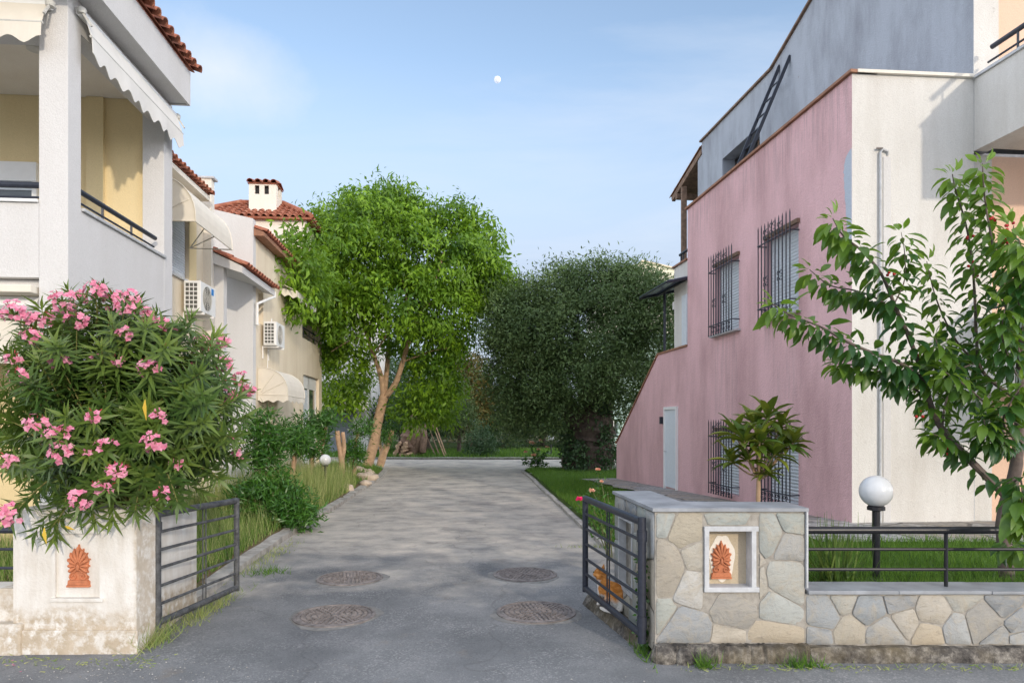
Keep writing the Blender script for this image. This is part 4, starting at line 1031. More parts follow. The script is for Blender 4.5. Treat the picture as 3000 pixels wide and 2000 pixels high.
# ---------------------------------------------------------------- air conditioners
def aircon(fr, a0, z0, label):
    """outdoor unit on brackets: near end shows the coil guard, the front the fan"""
    r = thing('air_conditioner', fr.pt(a0, .04, z0), label, 'air conditioner', 'outdoor air conditioner units on the house walls')
    D0, D1, L, Hh = .06, .36, .80, .56
    mb = MB(); mb.box(fr, a0, a0 + L, D0, D1, z0, z0 + Hh); b = mb.build('casing', m_wmetal, r, bevel=.012)
    mb = MB()
    mb.box(fr, a0 - .006, a0 - .001, D0 + .03, D1 - .05, z0 + .04, z0 + Hh - .04); mb.build('coil', plain('coil_fins', (.10, .10, .09), .5, bump=0) if 'coil_fins' not in bpy.data.materials else bpy.data.materials['coil_fins'], r)
    mb = MB()
    for k in range(4): o_ = D0 + .03 + k * (D1 - D0 - .08) / 3; mb.box(fr, a0 - .016, a0 - .007, o_ - .006, o_ + .006, z0 + .03, z0 + Hh - .03)
    for k in range(7): z_ = z0 + .04 + k * (Hh - .08) / 6; mb.box(fr, a0 - .020, a0 - .0165, D0 + .02, D1 - .04, z_ - .009, z_ + .009)
    mb.build('coil_guard', m_wmetal, r)
    mb = MB(); c = fr.pt(a0 + .33, D1, z0 + Hh / 2)
    td = fr.pt(1, 0, 0) - fr.pt(0, 0, 0); od = fr.pt(0, 1, 0) - fr.pt(0, 0, 0)
    for rr in (.23, .19, .15, .11, .07):
        pts = [c + od * .008 + td * (rr * math.cos(t)) + Vector((0, 0, rr * math.sin(t))) for t in [2 * math.pi * k / 24 for k in range(25)]]
        mb.tube(pts, .005, 5)
    for k in range(8):
        t = math.pi * k / 4; mb.tube([c + od * .01, c + od * .01 + td * (.23 * math.cos(t)) + Vector((0, 0, .23 * math.sin(t)))], .004, 5)
    mb.build('fan_guard', m_grill, r, smooth=True)
    mb = MB(); d_ = [c + od * .002 + td * (.22 * math.cos(t)) + Vector((0, 0, .22 * math.sin(t))) for t in [2 * math.pi * k / 24 for k in range(24)]]
    mb.prism(d_, [p - od * .004 for p in d_]); mb.build('fan', bpy.data.materials['coil_fins'], r)
    for a in (a0 + .12, a0 + .62):
        mb = MB(); mb.box(fr, a, a + .035, -.0, D1 + .02, z0 - .045, z0 - .004); mb.box(fr, a, a + .035, .0, .025, z0 - .3, z0 - .045)
        mb.build('bracket', m_wmetal, r)
    mb = MB(); mb.tube([fr.pt(a0 + L - .02, D0 + .1, z0 + .1), fr.pt(a0 + L + .07, D0 + .06, z0 + .12), fr.pt(a0 + L + .10, .02, z0 + .3), fr.pt(a0 + L + .10, .015, z0 + Hh + .2)], .018, 7); mb.tube([fr.pt(a0 + .5, .03, z0 - .02), fr.pt(a0 + .52, .02, z0 - .5), fr.pt(a0 + .5, .015, z0 - 1.4)], .009, 6); mb.build('hose', m_wmetal, r, smooth=True)
    return r
a_, z_ = H2.uv(556, 905, .1)
ac1 = aircon(H2, 2.86, 3.72, 'white air conditioner unit with a blue sticker under the curved awning of the cream house')
mb = MB(); mb.box(H2, 2.86 + .56, 2.86 + .68, .361, .364, 3.72 + .40, 3.72 + .52); mb.build('sticker', plain('blue_sticker', (.02, .22, .62), .4, bump=0), ac1)
aircon(H3, .62, 3.50, 'white air conditioner on the beige wall above the lower curved awning')

# ================================================================ far houses
h4 = thing('far_white_house', (-8, 36, 0), 'white house with balconies and a dark awning, half hidden behind the bright tree', 'house', 'houses')
FA = Fr((-19.8, 36), (1, .0), -1)
mb = MB(); mb.holes(FA, 0, 12.2, -.1, 8.6, -.3, 0, [(.5, 11.4, 3.0, 3.75), (.5, 11.4, -.1, 2.2)]); mb.box(FA, 0, 12.2, -5, -.9, 0, 8.5); mb.build('wall', m_whiteR, h4)
mb = MB(); mb.box(FA, 0, 12.2, .02, .9, 2.35, 2.95); mb.build('balcony', m_cream, h4)
mb = MB()
for z in (3.1, 3.3, 3.55): mb.tube([FA.pt(0, .85, z), FA.pt(12.2, .85, z)], .03 if z > 3.5 else .015, 6)
for a in range(0, 13, 2): mb.tube([FA.pt(a, .85, 2.95), FA.pt(a, .85, 3.55)], .02, 6)
mb.build('railing', m_metal, h4, smooth=True)
mb = MB(); mb.sprism(FA, [(.95, 2.0), (.95, 2.1), (.02, 2.3), (.02, 2.2)], 4.5, 11.6); mb.build('awning', plain('dark_awning', (.05, .05, .065), .8), h4)
mb = MB(); mb.box(FA, .6, 11.3, -.6, -.5, -.1, 2.15); mb.build('shade_panel', plain('grey_blue_shade', (.30, .33, .38), .6), h4)  # flat sheet in the opening; the garage's shade is put into its colour

h5 = thing('green_house', (8, 38, 0), 'pale green house with a small window glimpsed past the olive trunk', 'house', 'houses')
GA = Fr((4.1, 38), (1, 0), -1)
hs_ = [(1.35, 1.80, .85, 1.9), (3.4, 4.2, .8, 2.0)]
mb = MB(); mb.holes(GA, 0, 12, -.1, 6.4, -.3, 0, hs_); mb.build('wall', m_green, h5)
for h_ in hs_: windowset(h5, GA, *h_, .15, 0)
mb = MB(); mb.box(GA, -.2, 12.2, -6, .4, 6.4, 6.6); mb.build('roof', m_green, h5)
h6 = thing('cream_apartment_block', (11, 47, 0), 'plain cream gable end rising behind the top right of the olive tree', 'building', 'houses')
BA = Fr((6.0, 47), (1, 0), -1)
mb = MB(); mb.wprism(BA, [(0, -.1), (9, -.1), (9, 11.4), (3.0, 12.75), (0, 11.9)], -8, 0); mb.build('wall', plain('pale_cream_paint', (.78, .73, .58), .9), h6)
mb = MB(); mb.prism([BA.pt(2.9, .2, 12.77), BA.pt(9.2, .2, 11.38), BA.pt(9.2, .2, 11.46), BA.pt(2.9, .2, 12.87)], [BA.pt(2.9, -8, 12.77), BA.pt(9.2, -8, 11.38), BA.pt(9.2, -8, 11.46), BA.pt(2.9, -8, 12.87)]); mb.build('roof_edge', m_cream, h6)

# ================================================================ pink house, right
K = Fr((4.183, 8.4), (-.1216, .9926), 1); W = Fr((4.183, 8.4), (1, .08), -1); U = Fr((5.77, 8.53), (-.1225, 1), 1)
h7 = thing('pink_house', (4.183, 8.4, 0), 'big house with stained pink side wall, white front and grey upper storey on the right', 'house', 'houses')
up1 = (1.22, 2.17, 3.24, 4.47); up2 = (3.08, 4.04, 3.24, 4.47)
lo1 = (1.22, 2.17, .48, 1.52); lo2 = (3.08, 4.04, .42, 1.52)
mb = MB(); mb.holes(K, 0, 5.37, -.2, 5.95, -.28, 0, [up1, up2, lo1, lo2])
mb.wprism(K, [(5.37, -.2), (5.37, 3.20), (7.14, 3.20), (10.33, 1.24), (10.58, 1.1), (10.60, -.2)], -.28, 0)
mb.build('pink_wall', m_pink, h7)
mb = MB(); 
pt_ = []
for i in range(41):
    z = 5.03 - 1.55 * i / 40; wd = float(np.interp(z, [3.48, 3.8, 4.1, 4.45, 4.82, 4.98, 5.03], [.01, .05, .10, .13, .165, .11, .02])); pt_.append((max(.006, wd + random.uniform(-.012, .012)), z))
mb.wprism(K, [(.003, 5.03)] + pt_ + [(.003, 3.48)], .0, .004); mb.build('bare_patch', m_bluep, h7)
mb = MB(); mb.box(W, .0, 1.59, -.28, .0, -.2, 5.95); mb.build('front_wall', m_whiteR, h7)
mb = MB(); mb.box(W, 1.88, 7, -.3, -.10, -.2, 5.03); mb.box(W, 1.92, 7, -.3, -.10, 6.0, 9.3); mb.build('peach_wall', m_peach, h7)
mb = MB(); mb.box(W, 1.595, 1.88, -.3, -.06, -.2, 5.03); mb.box(W, 1.592, 1.92, -.3, -.0, 5.96, 9.3); mb.build('white_strip', m_whiteR, h7)
mb = MB(); mb.box(W, 1.60, 1.62, -.06, -.02, .3, 5.0); mb.build('strip_edge', m_grey, h7)
# balconies on the front
def balcony(z0, z1, nm):
    mb = MB(); L_ = 1.85
    mb.box(U, -L_, -.004, -.18, 0, z0, z1); mb.box(U, -L_ - .18, -L_, -5, 0, z0, z1); mb.box(U, -L_, -.1, -5, -.18, z0, z0 + .15)
    b = mb.build('balcony', m_whiteR, h7)
    mb = MB(); mb.box(U, -L_ - .2, -.002, -.21, .03, z1 + .001, z1 + .035); mb.build('coping', m_grey, b)
    return b
b1 = balcony(5.05, 5.94, 'upper'); b2 = balcony(2.02, 2.92, 'lower')
for b, z in ((b1, 6.0), (b2, 2.96)):
    mb = MB(); mb.tube([U.pt(-1.9, -.09, z + .26), U.pt(-.18, -.09, z + .26)], .032, 10); mb.tube([U.pt(-1.9, -.09, z + .10), U.pt(-.12, -.09, z + .10)], .014, 8)
    for a in (-.55, -1.5): mb.tube([U.pt(a, -.09, z - .02), U.pt(a, -.09, z + .26)], .014, 8)
    mb.build('railing', m_metal, b, smooth=True)
# copings
mb = MB(); mb.box(K, -.04, 5.42, -.32, .045, 5.952, 5.99); mb.build('coping', m_cop, h7, bevel=.004)
mb = MB(); mb.box(W, .05, 1.585, -.32, .045, 5.952, 5.992); mb.build('coping', m_creamw, h7, bevel=.004)
mb = MB()
for p0, p1 in (((5.37, 3.203), (7.17, 3.203)), ((7.14, 3.203), (10.34, 1.243)), ((10.33, 1.243), (10.62, 1.09))):
    mb.prism([K.pt(p0[0], -.3, p0[1]), K.pt(p0[0], .03, p0[1]), K.pt(p1[0], .03, p1[1]), K.pt(p1[0], -.3, p1[1])], [K.pt(p0[0], -.3, p0[1] + .035), K.pt(p0[0], .03, p0[1] + .035), K.pt(p1[0], .03, p1[1] + .035), K.pt(p1[0], -.3, p1[1] + .035)])
mb.build('stair_coping', m_cop, h7)
# terrace floor, stair block behind the parapet
mb = MB(); mb.box(W, .1, 6, -6.5, -.3, 5.05, 5.15); mb.build('terrace_floor', m_grey, h7)
mb = MB()
for i in range(11): mb.box(K, 7.14 + i * .29, 7.14 + (i + 1) * .29, -1.3, -.285, -.1, 2.2 - i * .19)
mb.box(K, 5.45, 7.14, -1.3, -.285, -.1, 2.2); mb.build('stair', m_grey, h7)
# upper storey
uh = (5.55, 7.35, 5.2, 7.77)
mb = MB(); mb.holes(U, 0, 8.55, 5.1, 8.66, -.30, 0, [uh]); mb.wprism(U, [(0, 8.66), (5.06, 8.66), (1.9, 9.75), (0, 9.1)], -.30, 0)
mb.build('upper_wall', m_blue, h7)
mb = MB(); mb.box(U, 8.55, 8.8, -6, .0, 5.1, 8.4); mb.box(U, .3, 8.5, -6, -5.7, 5.1, 8.6); mb.build('rear_wall', m_blue, h7)
mb = MB()
for p0, p1 in (((8.6, 8.662), (5.02, 8.662)), ((5.06, 8.662), (1.9, 9.755)), ((1.9, 9.755), (-.05, 9.08))):
    mb.prism([U.pt(p0[0], -.36, p0[1]), U.pt(p0[0], .05, p0[1]), U.pt(p1[0], .05, p1[1]), U.pt(p1[0], -.36, p1[1])], [U.pt(p0[0], -.36, p0[1] + .04), U.pt(p0[0], .05, p0[1] + .04), U.pt(p1[0], .05, p1[1] + .04), U.pt(p1[0], -.36, p1[1] + .04)])
mb.build('roof_edge', m_wood, h7)
mb = MB(); mb.prism([U.pt(8.6, -.3, 8.65), U.pt(8.6, -6, 8.65), U.pt(5.06, -6, 8.65), U.pt(5.06, -.3, 8.65)], [U.pt(8.6, -.3, 8.55), U.pt(8.6, -6, 8.55), U.pt(5.06, -6, 8.55), U.pt(5.06, -.3, 8.55)]); mb.build('flat_roof', m_grey, h7)
mb = MB(); mb.prism([U.pt(5.06, -.3, 8.66), U.pt(5.06, -6, 8.66), U.pt(1.9, -6, 9.75), U.pt(1.9, -.3, 9.75)], [U.pt(5.06, -.3, 8.6), U.pt(5.06, -6, 8.6), U.pt(1.9, -6, 9.69), U.pt(1.9, -.3, 9.69)])
mb.prism([U.pt(-.0, -.3, 9.05), U.pt(0, -6, 9.05), U.pt(1.9, -6, 9.75), U.pt(1.9, -.3, 9.75)], [U.pt(0, -.3, 9.0), U.pt(0, -6, 9.0), U.pt(1.9, -6, 9.69), U.pt(1.9, -.3, 9.69)]); mb.build('roof', m_tile, h7)
mb = MB(); mb.box(U, uh[0] + .02, uh[1] - .02, -.42, -.31, uh[2], uh[3] - .02); dd = mb.build('doorway_dark', m_dark, h7)  # dark sheet painted in for the shade inside the open doorway
mb = MB(); mb.box(U, uh[0] + .6, uh[0] + .66, -.309, -.29, uh[2], uh[3] - .03); mb.build('door_frame', m_wood, dd)
# rear bay with parapet, railing and pale door reveal
mb = MB(); mb.box(K, 5.372, 6.15, -1.6, -.012, 3.24, 4.94); by = mb.build('rear_bay', m_whiteR, h7)
mb = MB(); mb.box(K, 5.373, 6.19, -1.64, .03, 4.943, 4.975); mb.build('coping', m_cop, by)
mb = MB(); mb.box(K, 5.40, 5.66, -.012, .012, 3.24, 4.26); mb.build('door', m_slat, by)
mb = MB(); mb.tube([K.pt(5.36, -.1, 5.20), K.pt(6.05, -.1, 5.20)], .03, 8); mb.tube([K.pt(5.98, -.1, 4.97), K.pt(5.98, -.1, 5.2)], .018, 8); mb.tube([K.pt(5.85, -.1, 4.97), K.pt(5.85, -.1, 5.2)], .014, 8); mb.build('railing', m_metal, by, smooth=True)
# tiled pergola on the terrace behind
mb = MB(); a_, b_ = U.pt(10.75, .0, 7.95), U.pt(8.5, .0, 8.52)
nU = U.pt(0, -3.2, 0) - U.pt(0, 0, 0)
tiles(mb, U.pt(10.75, .05, 7.98), U.pt(10.75, -3.0, 7.98), U.pt(8.55, 0, 8.55) - U.pt(10.75, 0, 7.98), 15, 6, .08); pg = mb.build('pergola_roof', m_cop, h7, smooth=True)
mb = MB()
for o_ in (-.02, -.75, -1.5, -2.25, -3.0): mb.bar(U.pt(10.6, o_, 7.90), U.pt(8.55, o_, 8.42), .09, .14)
mb.bar(U.pt(10.2, .05, 7.84), U.pt(10.2, -3.1, 7.84), .12, .14); mb.prism([U.pt(10.7, .0, 7.955), U.pt(10.7, -3.0, 7.955), U.pt(8.55, -3.0, 8.50), U.pt(8.55, 0, 8.50)], [U.pt(10.7, 0, 7.935), U.pt(10.7, -3, 7.935), U.pt(8.55, -3, 8.48), U.pt(8.55, 0, 8.48)]); mb.build('rafters', m_wood, pg)
for o_ in (0.0, -2.9):
    mb = MB(); mb.bar(U.pt(9.75, o_, 4.9), U.pt(9.75, o_, 7.95), .13); mb.build('pergola_post', m_wood, h7)
mb = MB(); mb.box(U, 8.85, 10.2, -3.2, .15, 4.75, 4.95); mb.build('rear_terrace', m_whiteR, h7)
# canopy over the stair landing
m_can = plain('canopy_sheet', (.13, .17, .23), .3, var=.2, scale=5, bump=0, spec=.6)
mb = MB()
for i in range(6):
    o0, o1 = .42 - i * .2, .42 - (i + 1) * .2 + .012; z0, z1 = 4.50 + i * .045, 4.50 + (i + 1) * .045
    mb.prism([K.pt(5.38, o0, z0), K.pt(7.2, o0, z0), K.pt(7.2, o1, z1), K.pt(5.38, o1, z1)], [K.pt(5.38, o0, z0 + .02), K.pt(7.2, o0, z0 + .02), K.pt(7.2, o1, z1 + .02), K.pt(5.38, o1, z1 + .02)])
cn = mb.build('canopy', m_can, h7)
mb = MB(); mb.bar(K.pt(5.38, .0, 4.56), K.pt(7.2, .0, 4.56), .05); mb.bar(K.pt(7.19, .42, 4.48), K.pt(7.19, -.75, 4.74), .05); mb.bar(K.pt(5.40, .42, 4.48), K.pt(5.40, -.75, 4.74), .05); mb.bar(K.pt(5.38, .42, 4.49), K.pt(7.2, .42, 4.49), .03)
mb.tube([K.pt(6.85, -.05, 3.2), K.pt(6.85, -.05, 4.56)], .03, 8); mb.build('canopy_frame', m_metal, cn)
# windows, shutters, grilles
def grille(fr, a0, a1, z0, z1, nb, over):
    mb = MB(); o_ = .13
    for i in range(nb):
        a = a0 + (a1 - a0) * i / (nb - 1)
        mb.tube([fr.pt(a, o_, z0 - .06), fr.pt(a, o_, z1 + over - .05), fr.pt(a, o_, z1 + over)], [.0095, .0095, .002], 6)
        mb.ball(fr.pt(a, o_, z0 - .07), .016, nu=7, nv=5)
    for z in (z1 - .10, z0 + .10): mb.tube([fr.pt(a0 - .02, o_, z), fr.pt(a1 + .02, o_, z)], .010, 6)
    for a in (a0 - .02, a1 + .02):
        for z in (z1 - .10, z0 + .10): mb.tube([fr.pt(a, o_, z), fr.pt(a, -.02, z)], .010, 6)
    st = (a1 - a0) / (nb - 1)
    def curl(ac, zc, s):
        for sx in (-1, 1):
            for sz in (-1, 1):
                p = []
                for k in range(9):
                    t = R(40 * k); rr = s * (1 - k * .06)
                    p.append(fr.pt(ac + sx * (s * 1.0 - rr * math.cos(t)), o_ + .012, zc + sz * (s * .9 + rr * math.sin(t) * .9)))
                mb.tube(p, .006, 5)
    for k in (2.5, nb - 3.5):
        for zc in (z1 + .02, (z0 + z1) / 2 - .1): curl(a0 + st * k, zc, .042)
    for k in range(1, nb - 1, 2): curl(a0 + st * k, z0 + .02, .034)
    curl(a0 + st * (nb - 1) / 2, z1 + .06, .05)
    return mb.build('window_grille', m_metal, h7, smooth=True)
for hh, nb, lo in ((up1, 10, 0), (up2, 10, 0), (lo1, 10, 1), (lo2, 10, 1)):
    wv = windowset(h7, K, *hh, .13, 1.0)
    if not lo:
        mb = MB(); mb.box(K, hh[0] - .06, hh[1] + .05, .0, .10, hh[2] - .035, hh[2] - .002); mb.build('sill', m_grey, wv)
    mb = MB(); mb.box(K, hh[0] - .04, hh[1] + .0, -.02, .045, hh[3] + .002, hh[3] + .06); mb.build('lintel', m_wood, wv)
    grille(K, hh[0] + .0, hh[1] - .02, hh[2] + .06, hh[3], nb, .20)
# side door and small wall lamp
a1, _ = K.uv(1949, 1300); a0, _ = K.uv(1987, 1300)
mb = MB()
for A in ((a0, a0 + .06, .2, 1.95), (a1 - .06, a1, .2, 1.95), (a0, a1, 1.95, 2.01)): mb.box(K, A[0], A[1], -.04, .045, A[2], A[3])
dr = mb.build('side_door', m_wmetal, h7)
mb = MB(); mb.box(K, a0 + .06, a1 - .06, -.03, .02, .28, 1.95); mb.box(K, a0 + .14, a1 - .14, .019, .028, .42, 1.82); mb.build('door_panel', m_door, dr)
mb = MB(); mb.tube([K.pt(a1 - .12, .02, 1.05), K.pt(a1 - .12, .07, 1.05), K.pt(a1 - .24, .07, 1.05)], .011, 8); mb.build('door_handle', m_grey, dr, smooth=True)
mb = MB(); mb.box(K, a1 + .12, a1 + .20, .0, .07, 1.64, 1.80); mb.build('wall_lamp', m_metal, h7, bevel=.01)
# rain pipe with its pale chase on the front wall
ap, _ = W.uv(2575, 800)
mb = MB(); mb.tube([W.pt(ap, .03, .40), W.pt(ap, .03, 4.98), W.pt(ap + .03, .03, 5.02), W.pt(ap + .10, .02, 5.0), W.pt(ap + .11, .0, 4.96)], .015, 8); mb.build('rain_pipe', m_grey, h7, smooth=True)
mb = MB(); mb.box(W, ap + .05, ap + .15, .0, .012, .42, 4.94); mb.build('chase', m_white, h7, bevel=.004)
mb = MB(); mb.bar(W.pt(ap - .05, .03, 5.03), W.pt(ap + .03, .03, 5.03), .02); mb.build('pipe_bracket', m_rust, h7)

# ---------------------------------------------------------------- ladder on the terrace
la = thing('ladder', (3.95, 13.1, 5.15), 'dark blue ladder leaning against the grey upper wall of the pink house', 'ladder')
tL = P(2284, 193, 13.25); tR = P(2315, 164, 12.86)
bL = tL + Vector((-.417, .0, -1)) * (tL.z - 5.16); bR = tR + Vector((-.417, .0, -1)) * (tR.z - 5.16)
for p, q in ((bL, tL), (bR, tR)):
    mb = MB(); mb.bar(p, q, .045, .06); mb.build('rail', m_metal, la)
for k in range(1, 11):
    t = k / 11.5
    mb = MB(); mb.tube([bL.lerp(tL, t), bR.lerp(tR, t)], .016, 6); mb.build('rung', m_metal, la, smooth=True)
# ---------------------------------------------------------------- branches
def catmull(pts, k=5):
    pts = [Vector(p) for p in pts]; out = []
    for i in range(len(pts) - 1):
        p0 = pts[max(i - 1, 0)]; p1 = pts[i]; p2 = pts[i + 1]; p3 = pts[min(i + 2, len(pts) - 1)]
        for j in range(k):
            t = j / k
            out.append(.5 * ((2 * p1) + (p2 - p0) * t + (2 * p0 - 5 * p1 + 4 * p2 - p3) * t * t + (3 * p1 - p0 - 3 * p2 + p3) * t ** 3))
    out.append(pts[-1]); return out
def limb(mb, pts, r0, r1, n=8, k=5, knob=.06):
    c = catmull(pts, k); m = len(c)
    mb.tube(c, [(r0 + (r1 - r0) * i / (m - 1)) * (1 + random.uniform(-knob, knob)) for i in range(m)], n)
    return c
# ================================================================ bright green tree left of the drive
tb = G(1083, 1374)
def T(u, v, d=0): return P(u, v, tb.y + d)
gt = thing('leafy_tree', tb, 'tall bright green leafy tree with a slanting pale trunk, left of the drive', 'tree', 'garden trees')
mb = MB()
limb(mb, [tb + Vector((-.15, 0, -.1)), T(1095, 1300), T(1108, 1230), T(1125, 1160)], .19, .165, 12)
limb(mb, [tb + Vector((-.15, 0, -.1)), tb + Vector((-.08, 0, .12))], .27, .18, 12)
for pts, a, b in (([T(1122, 1165), T(1118, 1110, -.1), T(1095, 1040, -.3), T(1075, 980, -.5), T(1045, 890, -.8), T(1000, 800, -1), T(960, 720, -1.1)], .11, .03),
                  ([T(1128, 1165), T(1160, 1120, -.2), T(1180, 1060, -.4), T(1205, 980, -.5), T(1240, 900, -.6), T(1270, 840, -.8), T(1300, 740, -.9)], .115, .03),
                  ([T(1125, 1165, .1), T(1135, 1060, .5), T(1140, 950, .8), T(1150, 800, .6), T(1160, 650, .3)], .10, .03),
                  ([T(1205, 980, -.5), T(1195, 900, -.9), T(1180, 820, -1.1)], .05, .02), ([T(1045, 890, -.8), T(990, 880, -1.4), T(930, 900, -1.9)], .04, .015),
                  ([T(1075, 980, -.5), T(1020, 1000, -1.2), T(970, 1030, -1.5)], .035, .012), ([T(1240, 900, -.6), T(1330, 860, -.5), T(1410, 850, -.3)], .05, .015),
                  ([T(1095, 1040, -.3), T(1140, 970, -1.6), T(1170, 930, -2.0)], .035, .012), ([T(1180, 1060, -.4), T(1260, 1030, -1.), T(1310, 1020, -1.2)], .035, .012)):
    limb(mb, pts, a, b, 8)
mb.build('trunk', m_bark, gt, smooth=True)
def E(u, v, d, ru, rv, rd): s = (tb.y + d) / F; return (tuple(T(u, v, d)), (ru * s, rd, rv * s))
cl = [E(1120, 700, 0, 165, 150, 2.6), E(1000, 760, -.6, 150, 135, 2.0), E(905, 800, -.5, 85, 110, 1.4), E(1290, 770, -.2, 170, 140, 2.4), E(1385, 790, .2, 90, 115, 1.6), E(1110, 630, .4, 100, 62, 1.4),
      E(1060, 615, .2, 40, 40, .6), E(1165, 605, .2, 42, 38, .6), E(1250, 640, .3, 60, 45, .8), E(1345, 650, .2, 50, 52, .8), E(1425, 800, .1, 52, 60, .9), E(905, 700, .1, 60, 60, .9), E(860, 880, -.4, 55, 65, .8), E(865, 760, -.3, 55, 70, .9), E(1465, 850, .1, 50, 50, .8),
      E(1010, 920, -1.0, 120, 110, 1.7), E(1170, 880, -1.6, 130, 120, 1.3), E(1300, 920, -.8, 115, 110, 1.5), E(1240, 1000, .2, 115, 95, 1.3), E(1010, 1060, .3, 85, 80, 1.2), E(985, 1150, .7, 65, 50, 1.0), E(1290, 1060, -.2, 65, 90, 1.2),
      E(1265, 1140, .6, 85, 85, 1.2), E(1020, 1150, .5, 60, 60, 1.0), E(1280, 1170, .4, 55, 70, 1.0), E(1210, 1205, .9, 75, 45, 1.0), E(960, 960, -.4, 60, 70, .8), E(1395, 865, .0, 38, 38, .6), E(850, 800, -6.2, 40, 75, .8), E(856, 715, -6.0, 36, 45, .7), E(905, 770, -5.0, 50, 90, 1.1), E(875, 885, -5.6, 42, 55, .8), E(950, 850, -3.0, 70, 90, 1.4), E(980, 720, -2.5, 70, 70, 1.2)]
for u_, v_, a_, b_ in ((1090, 578, 16, 26), (1120, 575, 14, 20), (1180, 572, 15, 24), (1205, 595, 14, 22), (1262, 630, 14, 24), (1335, 630, 14, 26), (1370, 640, 15, 24), (1425, 660, 16, 26), (1455, 700, 18, 22), (1475, 820, 18, 22), (1455, 885, 18, 20), (1030, 590, 14, 26), (985, 640, 22, 26), (930, 630, 20, 24), (1425, 900, 18, 22), (960, 1060, 26, 26)):
    cl.append(E(u_, v_, .1, a_, b_, .35))
crown('crown', cl, 880, 74, .255, .20, .076, lm_green, gt, droop=.6, tpl='lance', inner=.50, rag=.08)
# second slanting stem
s2 = thing('slanting_tree', G(1110, 1368), 'small slanting pale stem with a round leafy head, beside the bright tree', 'tree', 'garden trees')
b2 = G(1110, 1368); Y2 = b2.y
mb = MB(); limb(mb, [b2 + Vector((0, 0, -.1)), P(1122, 1335, Y2), P(1136, 1297, Y2), P(1148, 1260, Y2)], .16, .10, 10)
limb(mb, [P(1120, 1340, Y2), P(1112, 1290, Y2 + .2), P(1112, 1240, Y2 + .2)], .08, .05, 8); mb.build('trunk', m_bark, s2, smooth=True)
s_ = Y2 / F
crown('crown', [(tuple(P(1140, 1270, Y2 - .1)), (26 * s_, .34, 32 * s_)), (tuple(P(1150, 1245, Y2)), (16 * s_, .22, 16 * s_))], 70, 10, .09, .15, .034, lm_shrub, s2, droop=.2, tpl='lance')

# ================================================================ old olive on the right
ob = G(1722, 1381)
ol = thing('olive_tree', ob, 'huge dark old olive tree with a thick gnarled ivy covered trunk', 'tree', 'garden trees')
Yo = ob.y; so_ = Yo / F
mb = MB()
for pts, a, b in (([ob + Vector((0, 0, -.15)), P(1722, 1320, Yo), P(1730, 1260, Yo), P(1745, 1190, Yo), P(1740, 1130, Yo)], .80, .50), ([ob + Vector((-.5, 0, -.1)), P(1680, 1340, Yo), P(1690, 1270, Yo - .1), P(1660, 1180, Yo - .2), P(1600, 1090, Yo - .5)], .42, .2),
                  ([ob + Vector((.55, .1, -.1)), P(1772, 1330, Yo), P(1778, 1260, Yo), P(1768, 1200, Yo), P(1800, 1100, Yo)], .36, .2), ([ob + Vector((.1, -.45, -.1)), P(1728, 1330, Yo - .45), P(1735, 1270, Yo - .35)], .30, .25),
                  ([P(1745, 1190, Yo), P(1700, 1080, Yo + .4), P(1690, 950, Yo + .5)], .35, .1), ([P(1740, 1180, Yo), P(1790, 1060, Yo - .3), P(1850, 950, Yo)], .3, .1), ([P(1600, 1090, Yo - .5), P(1540, 1040, Yo - .6), P(1480, 1000, Yo - .3)], .16, .05)):
    limb(mb, pts, a, b, 11, 6, .14)
mb.build('trunk', m_barkd, ol, smooth=True)
def O(u, v, d, ru, rv, rd): s = (Yo + d) / F; return (tuple(P(u, v, Yo + d)), (ru * s, rd, rv * s))
oc = [O(1700, 960, 0, 190, 170, 2.6), O(1560, 960, -.3, 130, 120, 2.0), O(1505, 1010, -.2, 75, 110, 1.4), O(1840, 900, .2, 130, 120, 2.0), O(1910, 980, .2, 110, 140, 1.6), O(1620, 870, .2, 110, 80, 1.5), O(1760, 840, .3, 100, 75, 1.5), O(1865, 815, .4, 60, 48, .9),
      O(1500, 900, .1, 60, 60, 1.0), O(1700, 1090, -1.0, 170, 100, 1.6), O(1570, 1110, -.6, 110, 95, 1.5), O(1485, 1115, -.2, 60, 85, 1.1), O(1840, 1110, -.6, 100, 90, 1.4), O(1620, 1200, -.3, 110, 75, 1.3), O(1520, 1200, .1, 75, 75, 1.1), O(1800, 1200, .2, 60, 50, .9), O(1478, 970, 0, 50, 60, .8), O(1690, 805, .2, 45, 32, .7), O(1930, 860, .3, 55, 45, .8)]
crown('crown', oc, 1400, 78, .27, .14, .046, lm_olive, ol, droop=.05, tpl='dia', inner=.5, rag=.08)
ic = [O(1690, 1330, -.5, 45, 50, .5), O(1775, 1320, -.4, 40, 60, .5), O(1720, 1365, -.8, 70, 22, .4), O(1760, 1220, -.5, 24, 70, .3), O(1668, 1300, -.4, 26, 40, .4)]
crown('ivy', ic, 330, 9, .08, .10, .085, lm_dark, ol, droop=.4, tpl='dia', inner=.7)

